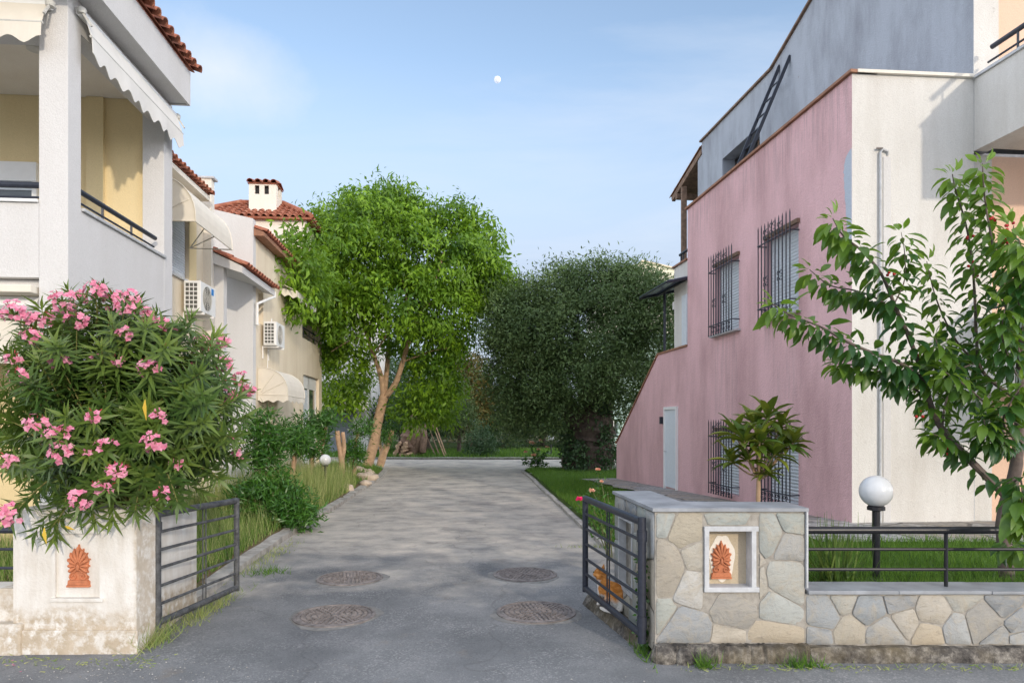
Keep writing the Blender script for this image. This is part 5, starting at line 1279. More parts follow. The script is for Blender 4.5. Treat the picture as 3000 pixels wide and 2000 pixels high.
# ================================================================ trees and shrubs beyond the lane
def bush(name, label, cat, base, clumps, tw, per, spr, L, Wd, mat, group=None, stem=.08, tpl='dia', droop=.1, bark=None):
    b = thing(name, base, label, cat, group)
    mb = MB(); top = Vector(clumps[0][0]); bs = Vector(base)
    limb(mb, [bs + Vector((0, 0, -.1)), bs.lerp(top, .5) + Vector((.03, 0, 0)), top], stem, stem * .4, 7)
    for c, r in clumps[1:]: limb(mb, [bs.lerp(top, .45), bs.lerp(Vector(c), .75), Vector(c)], stem * .5, stem * .2, 5)
    mb.build('trunk', bark or m_barkd, b, smooth=True)
    crown('crown', clumps, tw, per, spr, L, Wd, mat, b, droop=droop, tpl=tpl)
    return b
def B(u, v, Y, ru, rv, rd): s = Y / F; return (tuple(P(u, v, Y)), (ru * s, rd, rv * s))
GB = 'trees and bushes beyond the lane'
def gnd(u, Y, z=.1): return (P(u, 0, Y).x, Y, z)
bush('yellowing_tree', 'yellow green tree catching the sun beyond the lane, left of the olive', 'tree', gnd(1375, 44), [B(1375, 1130, 44, 62, 90, 2.0), B(1395, 1090, 44, 45, 45, 1.2), B(1350, 1070, 44.5, 40, 50, 1.2), B(1405, 1180, 44, 45, 60, 1.4), B(1340, 1200, 44, 60, 80, 1.6)], 800, 11, .26, .26, .08, lm_fir, GB, .22)
bush('grey_olive_tree', 'small grey green olive tree in front of the yellowing tree', 'tree', gnd(1345, 37), [B(1345, 1185, 37, 50, 70, 1.2), B(1320, 1225, 37, 45, 55, 1.0), B(1370, 1240, 37, 40, 50, 1.0)], 420, 12, .18, .18, .045, lm_olive, GB, .14)
bush('dark_bush', 'round dark bush at the far edge of the lane', 'bush', gnd(1405, 33.5), [B(1405, 1290, 33.5, 42, 48, .8), B(1390, 1320, 33.3, 36, 26, .7), B(1425, 1315, 33.4, 32, 30, .7)], 300, 12, .11, .12, .045, lm_dark, GB, .08)
bush('green_tree', 'dense mid green tree behind the bright tree trunk', 'tree', gnd(1250, 40), [B(1250, 1150, 40, 75, 80, 1.8), B(1210, 1200, 40, 60, 70, 1.5), B(1300, 1210, 40, 55, 70, 1.5), B(1290, 1120, 40.5, 45, 55, 1.3)], 620, 11, .22, .22, .08, lm_dark, GB, .2)
bush('dark_tree', 'dark spreading tree deep in the shade left of the woodpile', 'tree', gnd(1175, 37), [B(1175, 1210, 37, 70, 60, 1.5), B(1215, 1240, 37, 60, 40, 1.3), B(1130, 1230, 37.5, 50, 45, 1.3)], 420, 11, .2, .2, .08, lm_dark, GB, .2)
bush('hedge_tree', 'dark tree under the left side of the olive crown', 'tree', gnd(1480, 46), [B(1480, 1180, 46, 70, 90, 2.0), B(1440, 1220, 46, 50, 70, 1.6), B(1530, 1210, 46, 60, 70, 1.6)], 600, 11, .26, .25, .09, lm_dark, GB, .22)
bush('flowering_bush', 'low dark bush with a few orange flowers near the tiny far lamp', 'bush', gnd(1470, 41), [B(1470, 1290, 41, 40, 22, .8), B(1510, 1297, 41, 30, 20, .7)], 130, 10, .14, .14, .06, lm_dark, GB, .06)
bush('shade_tree', 'dark tree filling the gap behind the olive trunk', 'tree', gnd(1590, 47), [B(1590, 1180, 47, 80, 80, 1.8), B(1650, 1210, 47, 60, 50, 1.5), B(1560, 1240, 47, 50, 50, 1.5)], 520, 11, .26, .25, .09, lm_dark, GB, .22)
bush('tall_dark_tree', 'tall dark tree at the back between the far white house and the green tree', 'tree', gnd(1140, 50), [B(1140, 1120, 50, 70, 80, 2.2), B(1200, 1100, 50, 60, 80, 2.), B(1090, 1190, 50, 60, 70, 2.)], 560, 11, .3, .28, .1, lm_dark, GB, .25)
hb = MB()
# far wood mass closing the view
fc = []
for i in range(30):
    u = 700 + i * 48; Yf = 58 + 5 * math.sin(i * 1.7); fc.append(B(u, 1215 + 18 * math.sin(i * 2.3), Yf, 62, 55 + 16 * math.sin(i * 1.1), 2.6))
fo = crown('far_wood', fc, 2200, 9, .38, .40, .16, lm_dark, None, droop=.1); tag(fo, 'far dark wood closing the view beyond the gardens', 'wood', None, 'stuff')

# dead olive stump, logs and poles under the trees
st = thing('old_stump', G(1212, 1338), 'gnarled grey dead tree stump in the shade behind the lane', 'tree stump')
Ys = 33.8
mb = MB()
for (u0, v0), (u1, v1), a, b in (((1190, 1330), (1205, 1225), .42, .22), ((1205, 1332), (1215, 1215), .36, .25), ((1218, 1330), (1222, 1230), .3, .2), ((1232, 1322), (1240, 1245), .18, .12), ((1180, 1332), (1186, 1262), .25, .12)):
    limb(mb, [P(u0, v0 + 4, Ys), P((u0 + u1) / 2 + random.uniform(-5, 5), (v0 + v1) / 2, Ys - .2), P(u1, v1, Ys)], a, b, 9, 5, .25)
mb.build('trunk', m_wood, st, smooth=True)
lg = thing('log_pile', G(1175, 1345), 'pile of cut logs leaning against the dead stump', 'log pile')
for k in range(9):
    mb = MB(); u = 1160 + k * 4; zz = .1 + .14 * (k % 3); c = P(u, 1335, 33.0); mb.tube([Vector((c.x, 32.7, .15 + .17 * (k % 4))), Vector((c.x + random.uniform(-.2, .2), 33.6, .2 + .17 * (k % 4)))], .085 + random.uniform(-.015, .015), 9); mb.build('log', m_bark, lg)
mb = MB(); limb(mb, [P(1238, 1325, 33.5), P(1242, 1280, 33.6), P(1236, 1245, 33.7)], .16, .2, 9); mb.build('log', m_wood, lg, smooth=True)
for i, ((u0, v0), (u1, v1), lab) in enumerate((((1308, 1322), (1268, 1222), 'rightmost pale pole leaning in front of the dark trees'), ((1302, 1325), (1262, 1228), 'thin pole leaning just left of the rightmost pale pole'), ((1276, 1328), (1242, 1262), 'short dark pole leaning against the dead stump'), ((1288, 1326), (1256, 1250), 'middle leaning pole between the short dark one and the pale ones'))):
    mb = MB(); a = P(u0, v0, 33.2); a.z = .08; mb.tube([a, P(u1, v1, 33.9)], [.035, .025], 7); o = mb.build('leaning_pole', m_bark if i < 2 else m_wood, None, origin=tuple(a), smooth=True)
    tag(o, lab, 'pole', 'poles leaning in the shade')

# ================================================================ oleander in the planter
oe = thing('oleander_bush', (-3.2, 5.45, .92), 'big oleander bush full of pink flower clusters spilling over the white pillar', 'bush')
base = np.array([-3.2, 5.45, .90])
# bud/flower heads at photographed places (u, v, depth, size)
heads = [(40, 915, 4.9, 1.5), (95, 945, 5.0, 1.1), (185, 880, 5.0, 1.2), (160, 930, 5.2, .9), (225, 940, 5.0, .9), (280, 850, 5.1, 1.1), (330, 880, 5.2, 1.1), (365, 900, 5.0, .8), (385, 875, 5.3, 1.0), (430, 925, 5.2, .9), (470, 950, 5.1, .8), (250, 870, 5.4, .9), (210, 905, 5.5, 1.0),
         (90, 985, 4.9, .7), (175, 1060, 4.9, .8), (345, 1055, 4.9, .35), (365, 980, 4.9, .6), (435, 1075, 4.85, .95), (600, 1005, 5.5, .9), (650, 1000, 5.6, .8), (655, 1065, 5.5, .8), (705, 1110, 5.5, .7), (670, 1160, 5.4, .9), (725, 1140, 5.6, .7), (560, 1185, 5.2, .5),
         (285, 1055, 5.0, .35), (275, 1220, 4.75, .6), (105, 1240, 4.75, .8), (145, 1270, 4.7, .5), (190, 1270, 4.7, .6), (180, 1325, 4.7, 1.0), (310, 1310, 4.7, .8), (255, 1325, 4.75, .35), (450, 1295, 4.7, 1.0), (470, 1225, 4.8, .7), (345, 1380, 4.65, 1.0), (285, 1425, 4.65, .35), (315, 1422, 4.65, .35), (235, 1460, 4.6, .95), (475, 1445, 4.75, .5), (515, 1355, 5.0, .4),
         (30, 1505, 4.55, 1.3), (700, 1330, 5.4, .4), (675, 1290, 5.4, .3), (20, 1345, 4.7, .5), (55, 1100, 4.8, .6), (40, 1050, 4.9, .5), (555, 1065, 5.4, .4), (440, 1000, 5.3, .5), (500, 980, 5.3, .5), (600, 1080, 5.5, .4)]
tips = [np.array(P(u, v + 8, Y)) for u, v, Y, s in heads]; nh = len(tips)
# extra leafy tips filling the outline
outl = [(60, 1000), (120, 900), (200, 850), (300, 845), (400, 905), (480, 960), (545, 950), (580, 1010), (560, 930), (630, 985), (640, 1060), (700, 1160), (720, 1220), (690, 1280), (700, 1350), (640, 1400), (590, 1440), (520, 1470), (450, 1485), (395, 1500), (330, 1520), (280, 1530), (230, 1500), (150, 1545), (100, 1560), (160, 1570), (60, 1480), (-40, 1000), (-60, 1200), (-40, 1400)]
for u, v in outl: tips.append(np.array(P(u, v, 4.72 if v > 1450 else 5.0 + .4 * rng.rand())))
for k in range(250):
    a = rng.rand() * 2 * math.pi; r = rng.rand() ** .5
    u = 320 + 365 * r * math.cos(a); v = 1190 + 320 * r * math.sin(a)
    tips.append(np.array(P(u, v, 4.75 + 1.15 * rng.rand() + .35 * (r > .8))))
LP = []; LD = []; LN = []; LLn = []; LT = []
mb = MB()
for k, t in enumerate(tips):
    b0 = base + np.array([rng.uniform(-.28, .35), rng.uniform(-.25, .25), 0])
    mid = b0 * .45 + t * .55 + np.array([0, rng.uniform(-.05, .1), .10 + .15 * rng.rand()])
    if t[2] < 1.15: mid = b0 * .5 + t * .5 + np.array([0, -.02, .30])
    c = catmull([Vector(b0), Vector(mid), Vector(t)], 10); L = sum((c[i + 1] - c[i]).length for i in range(len(c) - 1))
    if k % 2 == 0 or k < nh: mb.tube(c, [.009 - .006 * i / (len(c) - 1) for i in range(len(c))], 5, cap=False)
    nw = int(max(5, min(L * .66, .95) / .040)); ph = rng.rand() * 6
    fresh = .25 + .75 * rng.rand()
    for j in range(nw):
        s = 1 - (j + .2) / nw * min(.66, .95 / L); i = min(int(s * (len(c) - 1)), len(c) - 2); f = s * (len(c) - 1) - i
        p = c[i].lerp(c[i + 1], f); ax = np.array((c[min(i + 1, len(c) - 1)] - c[max(i - 1, 0)]).normalized())
        x = unit(np.cross(ax, [.3, .1, 1])); y = np.cross(ax, x); ph += 1.05
        op = min(1.0, .35 + j * .16)
        for q in range(3):
            an = ph + q * 2.094 + rng.uniform(-.3, .3); rad = x * math.cos(an) + y * math.sin(an)
            d = ax * (1.05 - .65 * op) + rad * (.35 + .6 * op) + np.array([0, 0, -.18 * op])
            LP.append(np.array(p)); LD.append(d); LN.append(ax + rad * -.25 + rnd_dir(1)[0] * .12); LLn.append((.115 + .06 * rng.rand()) * (.7 if j == 0 else 1)); LT.append(min(1, max(0, fresh * (1 - j / nw) * .95 + .12 * rng.rand())))
mb.build('stem', plain('oleander_stem', (.20, .19, .06), .8, var=.4), oe, smooth=True)
LP = np.array(LP); Ln = np.array(LLn)
leafs('foliage', LP, np.array(LD), np.array(LN), Ln, Ln * .18, lm_ole, oe, tpl='lance', tint=np.array(LT))
# flower heads: five-petalled flowers and red buds
PP = []; PD = []; PN = []; PL = []; BP = []; BD = []
for (u, v, Y, s) in heads:
    c0 = np.array(P(u, v, Y)); k = max(2, int(17 * s)); R_ = .078 * s ** .6
    for j in range(k):
        o_ = rnd_dir(1)[0]; o_[1] = -abs(o_[1]) * .8; o_[2] = o_[2] * .8 + .1; o_ = o_ / np.linalg.norm(o_)
        fc_ = c0 + o_ * R_ * (.55 + .5 * rng.rand()) * np.array([1.15, .8, .9]); ax = unit(o_ + np.array([.1, -.45, .25]) + rnd_dir(1)[0] * .35)
        x = unit(np.cross(ax, [.2, .3, 1])); y = np.cross(ax, x); ph = rng.rand() * 6
        for q in range(5):
            an = ph + q * 1.2566; rad = x * math.cos(an) + y * math.sin(an)
            PP.append(fc_); PD.append(rad + ax * .28); PN.append(ax - rad * .3); PL.append(.023 + .009 * rng.rand())
    for j in range(int(3 + 5 * s)):
        o_ = rnd_dir(1)[0]; o_[2] = abs(o_[2]) + .3; o_ = o_ / np.linalg.norm(o_)
        BP.append(c0 + o_ * R_ * .7); BD.append(o_ + rnd_dir(1)[0] * .4)
for k in range(40):      # bare red bud sprigs
    t = tips[nh + rng.randint(len(tips) - nh)]
    if t[1] > 5.2: continue
    for j in range(5): BP.append(t + rng.normal(size=3) * .018); BD.append(rnd_dir(1)[0] + np.array([0, -.2, .9]))
PL = np.array(PL); leafs('flowers', np.array(PP), np.array(PD), np.array(PN), PL, PL * .95, lm_pink, oe, tpl='dia', tint=np.clip(.25 + .75 * rng.rand(len(PL)), 0, 1))
bd_ = leafs('buds', np.array(BP), np.array(BD), rnd_dir(len(BP)), .026 + .012 * rng.rand(len(BP)), .007, lm_bud, oe, tpl='dia'); bd_['kind'] = 'stuff'
lm_y = leafmat('yellow_leaf', (.60, .36, .03), (.70, .48, .06), .6, .2)
leafs('yellow_leaves', np.array([P(425, 1170, 4.62), P(130, 1545, 4.55), P(190, 1540, 4.58)]), np.array([[.05, -.1, -1], [.12, -.1, -1], [.8, -.1, -.3]]), np.array([[0, -1, 0.]] * 3), np.array([.14, .11, .07]), np.array([.028, .03, .02]), lm_y, oe, tpl='lance')

# ================================================================ cherry tree, right foreground
cb = P(2952, 1700, 5.45); cb.z = .40
chy = thing('cherry_tree', cb, 'young cherry tree with drooping leaves and a few red cherries behind the black railing', 'tree', 'garden trees')
def C(u, v, d=0.0): return P(u, v, 5.45 + d)
mb = MB()
limb(mb, [cb + Vector((0, 0, -.1)), C(2945, 1620), C(2938, 1540), C(2950, 1460), C(2972, 1390), C(2984, 1300), C(2990, 1180), C(2992, 1050), C(3002, 900), C(3012, 780)], .055, .030, 10)
tw = {}
def br(pts, a, b): return limb(mb, [C(*p) for p in pts], a, b, 7, 6)
B1 = br([(2945, 1450, 0), (2905, 1410, -.02), (2835, 1340, -.05), (2760, 1255, -.1), (2722, 1170, -.12), (2700, 1080, -.15)], .034, .020)
B2 = br([(2700, 1085, -.15), (2660, 980, -.2), (2620, 890, -.22), (2580, 800, -.25), (2525, 735, -.3), (2470, 690, -.3), (2440, 640, -.32)], .018, .004)
B3 = br([(2705, 1110, -.15), (2640, 1065, -.25), (2560, 1035, -.32), (2480, 1000, -.4), (2400, 955, -.45), (2320, 925, -.5), (2262, 890, -.5)], .016, .004)
B4 = br([(2640, 930, -.2), (2570, 875, -.1), (2500, 850, -.05), (2430, 835, 0), (2372, 790, 0)], .010, .003)
B5 = br([(2722, 1170, -.1), (2650, 1120, -.15), (2580, 1090, -.2), (2510, 1070, -.2), (2455, 1065, -.2)], .010, .003)
B6 = br([(2985, 1170, 0), (2910, 1120, .05), (2870, 1070, .1), (2860, 980, .1), (2855, 860, .1), (2845, 740, .1), (2825, 640, .12), (2800, 560, .12), (2790, 510, .12)], .017, .004)
B7 = br([(2992, 1060, 0), (2960, 950, -.1), (2930, 820, -.15), (2905, 700, -.15), (2885, 580, -.12), (2878, 480, -.1)], .016, .004)
B8 = br([(2860, 1060, .1), (2810, 1010, .1), (2765, 930, .05), (2735, 850, 0), (2715, 765, 0)], .010, .003)
B9 = br([(2985, 1240, 0), (2900, 1190, -.2), (2830, 1130, -.3), (2770, 1090, -.35)], .010, .003)
B10 = br([(2620, 890, -.22), (2650, 820, -.2), (2650, 740, -.15), (2640, 680, -.15)], .006, .002)
B11 = br([(3005, 880, 0), (2975, 820, -.3), (2960, 740, -.35), (2970, 660, -.4)], .010, .003)
B12 = br([(2835, 1340, -.05), (2780, 1290, -.2), (2730, 1270, -.25)], .010, .003)
B13 = br([(2984, 1300, 0), (2940, 1240, -.4), (2960, 1180, -.5), (3000, 1120, -.5)], .010, .003)
B14 = br([(2950, 1440, 0), (2985, 1400, -.5), (2995, 1450, -.8), (2985, 1530, -.9)], .010, .003)
B15 = br([(2940, 1560, 0), (2960, 1590, -.25), (2985, 1600, -.35)], .006, .003)
B16 = br([(2992, 1000, 0), (3030, 900, .1), (3060, 760, .2), (3080, 620, .2)], .014, .003)
B18 = br([(2990, 1120, 0), (2960, 1060, -.35), (2935, 980, -.45), (2945, 900, -.5)], .009, .003)
B19 = br([(2995, 980, 0), (2985, 880, -.45), (2995, 780, -.55), (2985, 700, -.6)], .009, .003)
B20 = br([(2984, 1280, 0), (2930, 1300, -.3), (2895, 1270, -.4), (2880, 1220, -.45)], .008, .003)
B21 = br([(2860, 1060, .1), (2800, 1080, -.15), (2760, 1040, -.25), (2740, 990, -.3)], .008, .003)
B17 = br([(2760, 1255, -.1), (2770, 1180, .1), (2800, 1110, .2), (2790, 1050, .2)], .010, .003)
mb.build('trunk', m_barkc, chy, smooth=True)
LP = []; LD = []; LN = []; LL = []; LT = []
def leafy(c, f0, step, L0, young=.3):
    step *= .68; young = .6
    n_ = len(c) - 1; tot = sum((c[i + 1] - c[i]).length for i in range(n_)); k = int(tot * (1 - f0) / step); ph = rng.rand() * 6
    for j in range(k + 3):
        s = f0 + (1 - f0) * min(j, k) / max(k, 1); x = s * n_; i = min(int(x), n_ - 1); p = np.array(c[i].lerp(c[i + 1], x - i)); ax = np.array((c[i + 1] - c[i]).normalized())
        for q in range(2):
            ph += 2.4
            sx = unit(np.cross(ax, [.1, .2, 1])); sy = np.cross(ax, sx); rad = sx * math.cos(ph) + sy * math.sin(ph)
            d = ax * .30 + rad * .70 + np.array([0, 0, -.55 - .25 * rng.rand()]); d = unit(d)
            if j >= k: d = unit(ax * .8 + rad * .5 + np.array([0, 0, -.25]))
            pet = rad * .015 + d * .028
            LP.append(p + pet); LD.append(d); LN.append(unit(np.array([.15, -.2, .9]) + rad * .5 + rnd_dir(1)[0] * .5)); LL.append(1.28 * L0 * (.5 + .75 * rng.rand()) * (1 if j < k else .7))
            LT.append(min(1, max(0, (s - .6) * 2.2 * young + .55 * rng.rand() ** 1.5 + (.35 if j >= k else 0))))
for c, f0, st_, L0 in ((B2, .0, .030, .115), (B3, .05, .030, .115), (B4, .1, .030, .11), (B5, .1, .030, .11), (B6, .12, .032, .11), (B7, .05, .032, .11), (B8, .1, .032, .105), (B9, .2, .034, .11), (B10, .3, .034, .105), (B11, .1, .030, .115), (B12, .2, .032, .11), (B13, .1, .032, .115), (B14, .3, .034, .13), (B15, .3, .035, .11), (B16, .1, .032, .115), (B17, .2, .03, .11), (B18, .2, .03, .12), (B19, .2, .03, .12), (B20, .2, .03, .115), (B21, .2, .03, .11), (B1, .55, .036, .11), (B1, .2, .09, .11)):
    leafy(c, f0, st_, L0)
LL = np.array(LL); leafs('leaves', np.array(LP), np.array(LD), np.array(LN), LL, LL * .47, lm_cherry, chy, tpl='fold', tint=np.array(LT))
m_chk = plain('cherry_skin', (.45, .02, .02), .25, var=.3, bump=0)
for u, v, d in ((2960, 665, -.35), (2968, 690, -.36), (2952, 700, -.33), (2975, 660, -.36), (2610, 798, -.24), (2600, 790, -.22), (2840, 690, .1), (2850, 770, .1), (2700, 1050, -.16), (2690, 1215, -.15), (2858, 800, .09), (2780, 1320, -.18), (2940, 720, -.3), (2905, 640, -.17)):
    for k in range(3): mb = MB(); mb.ball(C(u + random.uniform(-14, 14), v + random.uniform(-12, 14), d - .03), .012, nu=9, nv=7); mb.build('cherry', m_chk, chy, smooth=True)

# ================================================================ loquat behind the stone pillar
lb = Vector((2.36, 6.5, hR(2.36, 6.5)))
lo = thing('loquat_tree', lb, 'small loquat with long olive green leaves behind the stone pillar, before the pink wall', 'tree', 'garden trees')
def Lq(u, v, d=0): return P(u, v, 6.5 + d)
mb = MB(); limb(mb, [lb, Lq(2221, 1480), Lq(2222, 1420), Lq(2222, 1392)], .022, .019, 9)
ros = [(2250, 1215, 0, 1), (2180, 1290, -.15, 1), (2150, 1265, 0, .8), (2310, 1300, .05, 1), (2330, 1290, -.1, .8), (2225, 1290, -.25, 1), (2270, 1330, -.15, .9), (2190, 1345, -.1, .8), (2140, 1350, 0, .7), (2290, 1240, .15, .9), (2210, 1235, .15, .9), (2250, 1390, -.1, .5)]
LP = []; LD = []; LN = []; LL = []; LT = []
for u, v, d, s in ros:
    tip = Lq(u, v, d); limb(mb, [Lq(2222, 1395), Lq(2222 + (u - 2222) * .4, 1395 + (v - 1395) * .4 + 8, d * .5), tip], .012, .006, 6)
    for k in range(16):
        an = k * 2.4 + rng.rand(); el = 1.2 - k * .10 + rng.uniform(-.12, .12)
        dd = np.array([math.cos(an) * math.cos(el), math.sin(an) * math.cos(el), math.sin(el)])
        tq = .80 + .20 * (1 - k / 16); org = np.array(Lq(2222 + (u - 2222) * .3, 1395 + (v - 1395) * .3, d * .4))
        LP.append(np.array(tip) * tq + org * (1 - tq)); LD.append(dd); LN.append(np.array([0, 0, 1.]) + rnd_dir(1)[0] * .25 - dd * .1); LL.append((.19 + .09 * rng.rand()) * s ** .4); LT.append(rng.rand() * (.55 if u > 2160 else 1.))
mb.build('trunk', m_bark, lo, smooth=True)
LL = np.array(LL); leafs('leaves', np.array(LP), np.array(LD), np.array(LN), LL, LL * .34, lm_loq, lo, tpl='fold', tint=np.array(LT))

# iris clump behind the railing
ib = Vector((2.52, 5.32, .38)); ir = thing('sword_leaf_plant', ib, 'clump of long sword shaped leaves behind the black railing, next to the stone pillar', 'plant')
n_ = 85; an = rng.uniform(0, 2 * math.pi, n_); sp2 = rng.rand(n_) ** .8 * 1.25
d = np.stack([np.cos(an) * sp2, np.sin(an) * sp2 * .5, np.ones(n_)], 1)
nr = np.stack([np.cos(an), np.sin(an), -sp2 * 0.2], 1) * -1
leafs('leaves', np.array(ib) + rng.normal(size=(n_, 3)) * [.06, .04, .01], d, nr + rnd_dir(n_) * .2, .32 + .26 * rng.rand(n_), .018, leafmat('sword_leaf', (.05, .12, .02), (.17, .24, .05), .5, .25), ir, tpl='blade')

# ================================================================ left garden shrubs
def shrub(name, label, cat, base, trunk, cl, tw, per, spr, L, mat, rad=.05, grp='clipped shrubs in the left garden'):
    b = thing(name, base, label, cat, grp); mb = MB()
    for pts, a, b_ in trunk: limb(mb, pts, a, b_, 8)
    mb.build('trunk', m_bark, b, smooth=True)
    crown('crown', cl, tw, per, spr, L, L * .2, mat, b, droop=.0, tpl='lance', inner=.35, rag=.1)
    return b
def S(Y): return lambda u, v, d=0: P(u, v, Y + d)
q = S(11.6); shrub('glossy_shrub', 'tall glossy dark green shrub on a short stem beside the oleander', 'shrub', (q(776, 0).x, 11.6, .12), [([(q(776, 0).x, 11.6, .05), q(778, 1410), q(776, 1330), q(770, 1260)], .07, .03)],
      [B(765, 1310, 11.6, 55, 70, .40), B(735, 1240, 11.6, 38, 42, .26), B(800, 1290, 11.5, 40, 50, .3), B(765, 1225, 11.7, 32, 30, .2), B(790, 1360, 11.5, 45, 30, .3)], 260, 11, .075, .125, lm_shrub)
q = S(13.5); shrub('pollarded_shrub', 'leafy tuft on a stout pale stem, right of the tall glossy shrub', 'shrub', (q(857, 0).x, 13.5, .12), [([(q(855, 0).x, 13.5, .02), q(856, 1400), q(863, 1340), q(860, 1300)], .055, .045)],
      [B(862, 1285, 13.5, 45, 38, .3), B(835, 1262, 13.5, 30, 26, .2), B(885, 1300, 13.4, 38, 28, .25)], 130, 11, .075, .13, lm_shrub)
q = S(16.0); shrub('garden_shrub', 'bushy shrub with drooping leaves left of the forked bare stem', 'shrub', (q(915, 0).x, 16.0, .15), [([(q(912, 0).x, 16., .05), q(915, 1330), q(912, 1280)], .05, .03), ([(q(945, 0).x, 16.1, .05), q(946, 1310, .1), q(956, 1250, .1)], .045, .035)],
      [B(908, 1245, 16, 36, 34, .3), B(930, 1300, 16, 32, 42, .3), B(962, 1228, 16.1, 28, 24, .25), B(890, 1300, 15.8, 25, 40, .3), B(935, 1240, 16, 30, 26, .3)], 230, 10, .085, .15, lm_shrub)
q = S(18.3); es = thing('forked_stem', (q(1000, 0).x, 18.3, .15), 'pruned bare pale stem forked into a Y, beside the small globe lamp', 'tree', 'garden trees')
mb = MB(); limb(mb, [(q(1003, 0).x, 18.3, .0), q(1002, 1375), q(1000, 1340), q(993, 1300), q(988, 1262)], .085, .065, 9); limb(mb, [q(1001, 1352), q(1008, 1310), q(1004, 1265)], .06, .05, 8); mb.build('trunk', m_bark, es, smooth=True)
q = S(20.0); shrub('tufted_tree', 'small tree with a leafy tuft between the forked stem and the bright tree', 'tree', (q(1040, 0).x, 20., .15), [([(q(1038, 0).x, 20., .0), q(1039, 1350), q(1042, 1300), q(1052, 1262)], .06, .04)],
      [B(1062, 1252, 20, 32, 22, .3), B(1040, 1318, 19.8, 26, 30, .3), B(1030, 1340, 19.8, 20, 16, .25)], 120, 10, .1, .17, lm_shrub)
q = S(10.6); shrub('low_shrub', 'broad low dark green bush spilling towards the kerb by the weathered gate', 'shrub', (q(800, 0).x, 10.6, .12), [([(q(800, 0).x, 10.6, .0), q(800, 1480), q(800, 1440)], .05, .02)],
      [B(770, 1465, 10.7, 70, 58, .5), B(850, 1480, 10.5, 62, 55, .42), B(885, 1515, 10.4, 40, 36, .3), B(735, 1440, 10.9, 40, 45, .35), B(820, 1430, 10.8, 50, 36, .35)], 460, 11, .075, .115, lm_shrub)
# climbing weeds at the gate hinge, flame coloured leaf tuft etc.
rs = thing('rose_bush', (1.52, 7.9, .12), 'rose bush with one magenta bloom and one pale pink bloom behind the dark blue gate', 'rose bush', 'rose bushes')
def rose(b, pts, blooms, base, n_l=150, Lf=.05):
    mb = MB(); lp = []
    for p in pts:
        c = limb(mb, [base + Vector((random.uniform(-.05, .05), random.uniform(-.05, .05), -.05)), base.lerp(p, .55) + Vector((0, 0, .06)), p], .007, .004, 5)
        for k in range(n_l // len(pts)): x = .3 + .7 * rng.rand(); i = int(x * (len(c) - 1)); lp.append(np.array(c[i]) + rng.normal(size=3) * .035)
    mb.build('stems', plain('rose_stem', (.12, .13, .05), .8) if 'rose_stem' not in bpy.data.materials else bpy.data.materials['rose_stem'], b, smooth=True)
    lp = np.array(lp); leafs('leaves', lp, rnd_dir(len(lp)) + [0, 0, -.2], rnd_dir(len(lp)) + [0, 0, 1], Lf * (.7 + .6 * rng.rand(len(lp))), Lf * .55, lm_shrub, b, tpl='dia')
    for p, r, m in blooms:
        k = 26; u = rnd_dir(k); u[:, 2] = np.abs(u[:, 2]) * .8; rr = r * np.linspace(.25, 1, k)[:, None]
        leafs('bloom', np.array(p) + u * rr * .35, u + [0, 0, .35], rnd_dir(k) * .3 - u, r * np.linspace(.6, 1.1, k), r * np.linspace(.7, 1.2, k), m, b, tpl='dia')
rose(rs, [P(1692, 1475, 7.9), P(1735, 1432, 7.8), P(1715, 1450, 8.0), P(1780, 1440, 7.9), P(1760, 1400, 8.1), P(1800, 1480, 7.7), P(1740, 1500, 7.7)], [(P(1696, 1465, 7.85), .042, lm_mag), (P(1733, 1440, 7.8), .04, lm_rose), (P(1762, 1412, 8.0), .025, lm_rose)], Vector((1.05 + .1, 7.9, .12)), 260)
r2 = thing('rose_bush', (1.95, 13.5, .12), 'thin rose bush with one pale orange bloom at the lawn before the pink wall', 'rose bush', 'rose bushes')
rose(r2, [P(1751, 1380, 13.5), P(1760, 1415, 13.5), P(1740, 1420, 13.3), P(1775, 1440, 13.4)], [(P(1751, 1378, 13.5), .055, lm_rose)], Vector((P(1756, 0, 13.5).x, 13.5, .14)), 120, .05)
r3 = thing('rose_bush', (.75, 24.3, .06), 'larger rose bush with salmon blooms at the corner of lawn and lane', 'rose bush', 'rose bushes')
pts = [P(u, v, 24.3) for u, v in ((1556, 1305), (1575, 1310), (1535, 1345), (1590, 1330), (1610, 1320), (1605, 1360), (1560, 1350), (1530, 1355), (1580, 1350))]
rose(r3, pts, [(P(1560, 1300, 24.2), .12, lm_rose), (P(1563, 1335, 24.2), .11, lm_rose), (P(1585, 1292, 24.2), .08, lm_rose), (P(1578, 1318, 24.2), .08, lm_rose), (P(1603, 1310, 24.2), .07, lm_rose), (P(1540, 1325, 24.2), .07, lm_rose)], Vector((P(1572, 0, 24.3).x, 24.3, .06)), 420, .11)
cw = thing('creeper', (.955, 4.95, 0), 'small green creeper climbing between the dark blue gate and the stone pillar', 'plant')
lp = []
for k in range(300):
    t = rng.rand(); lp.append([.965 + rng.normal() * .018 - .02 * t, 4.90 + rng.rand() * .12, .02 + .72 * t * rng.rand() ** .3])
lp = np.array(lp); leafs('leaves', lp, rnd_dir(300) + [-.3, -.3, -.3], rnd_dir(300) + [-.5, -.6, .5], .03 + .02 * rng.rand(300), .026, lm_shrub, cw, tpl='dia')
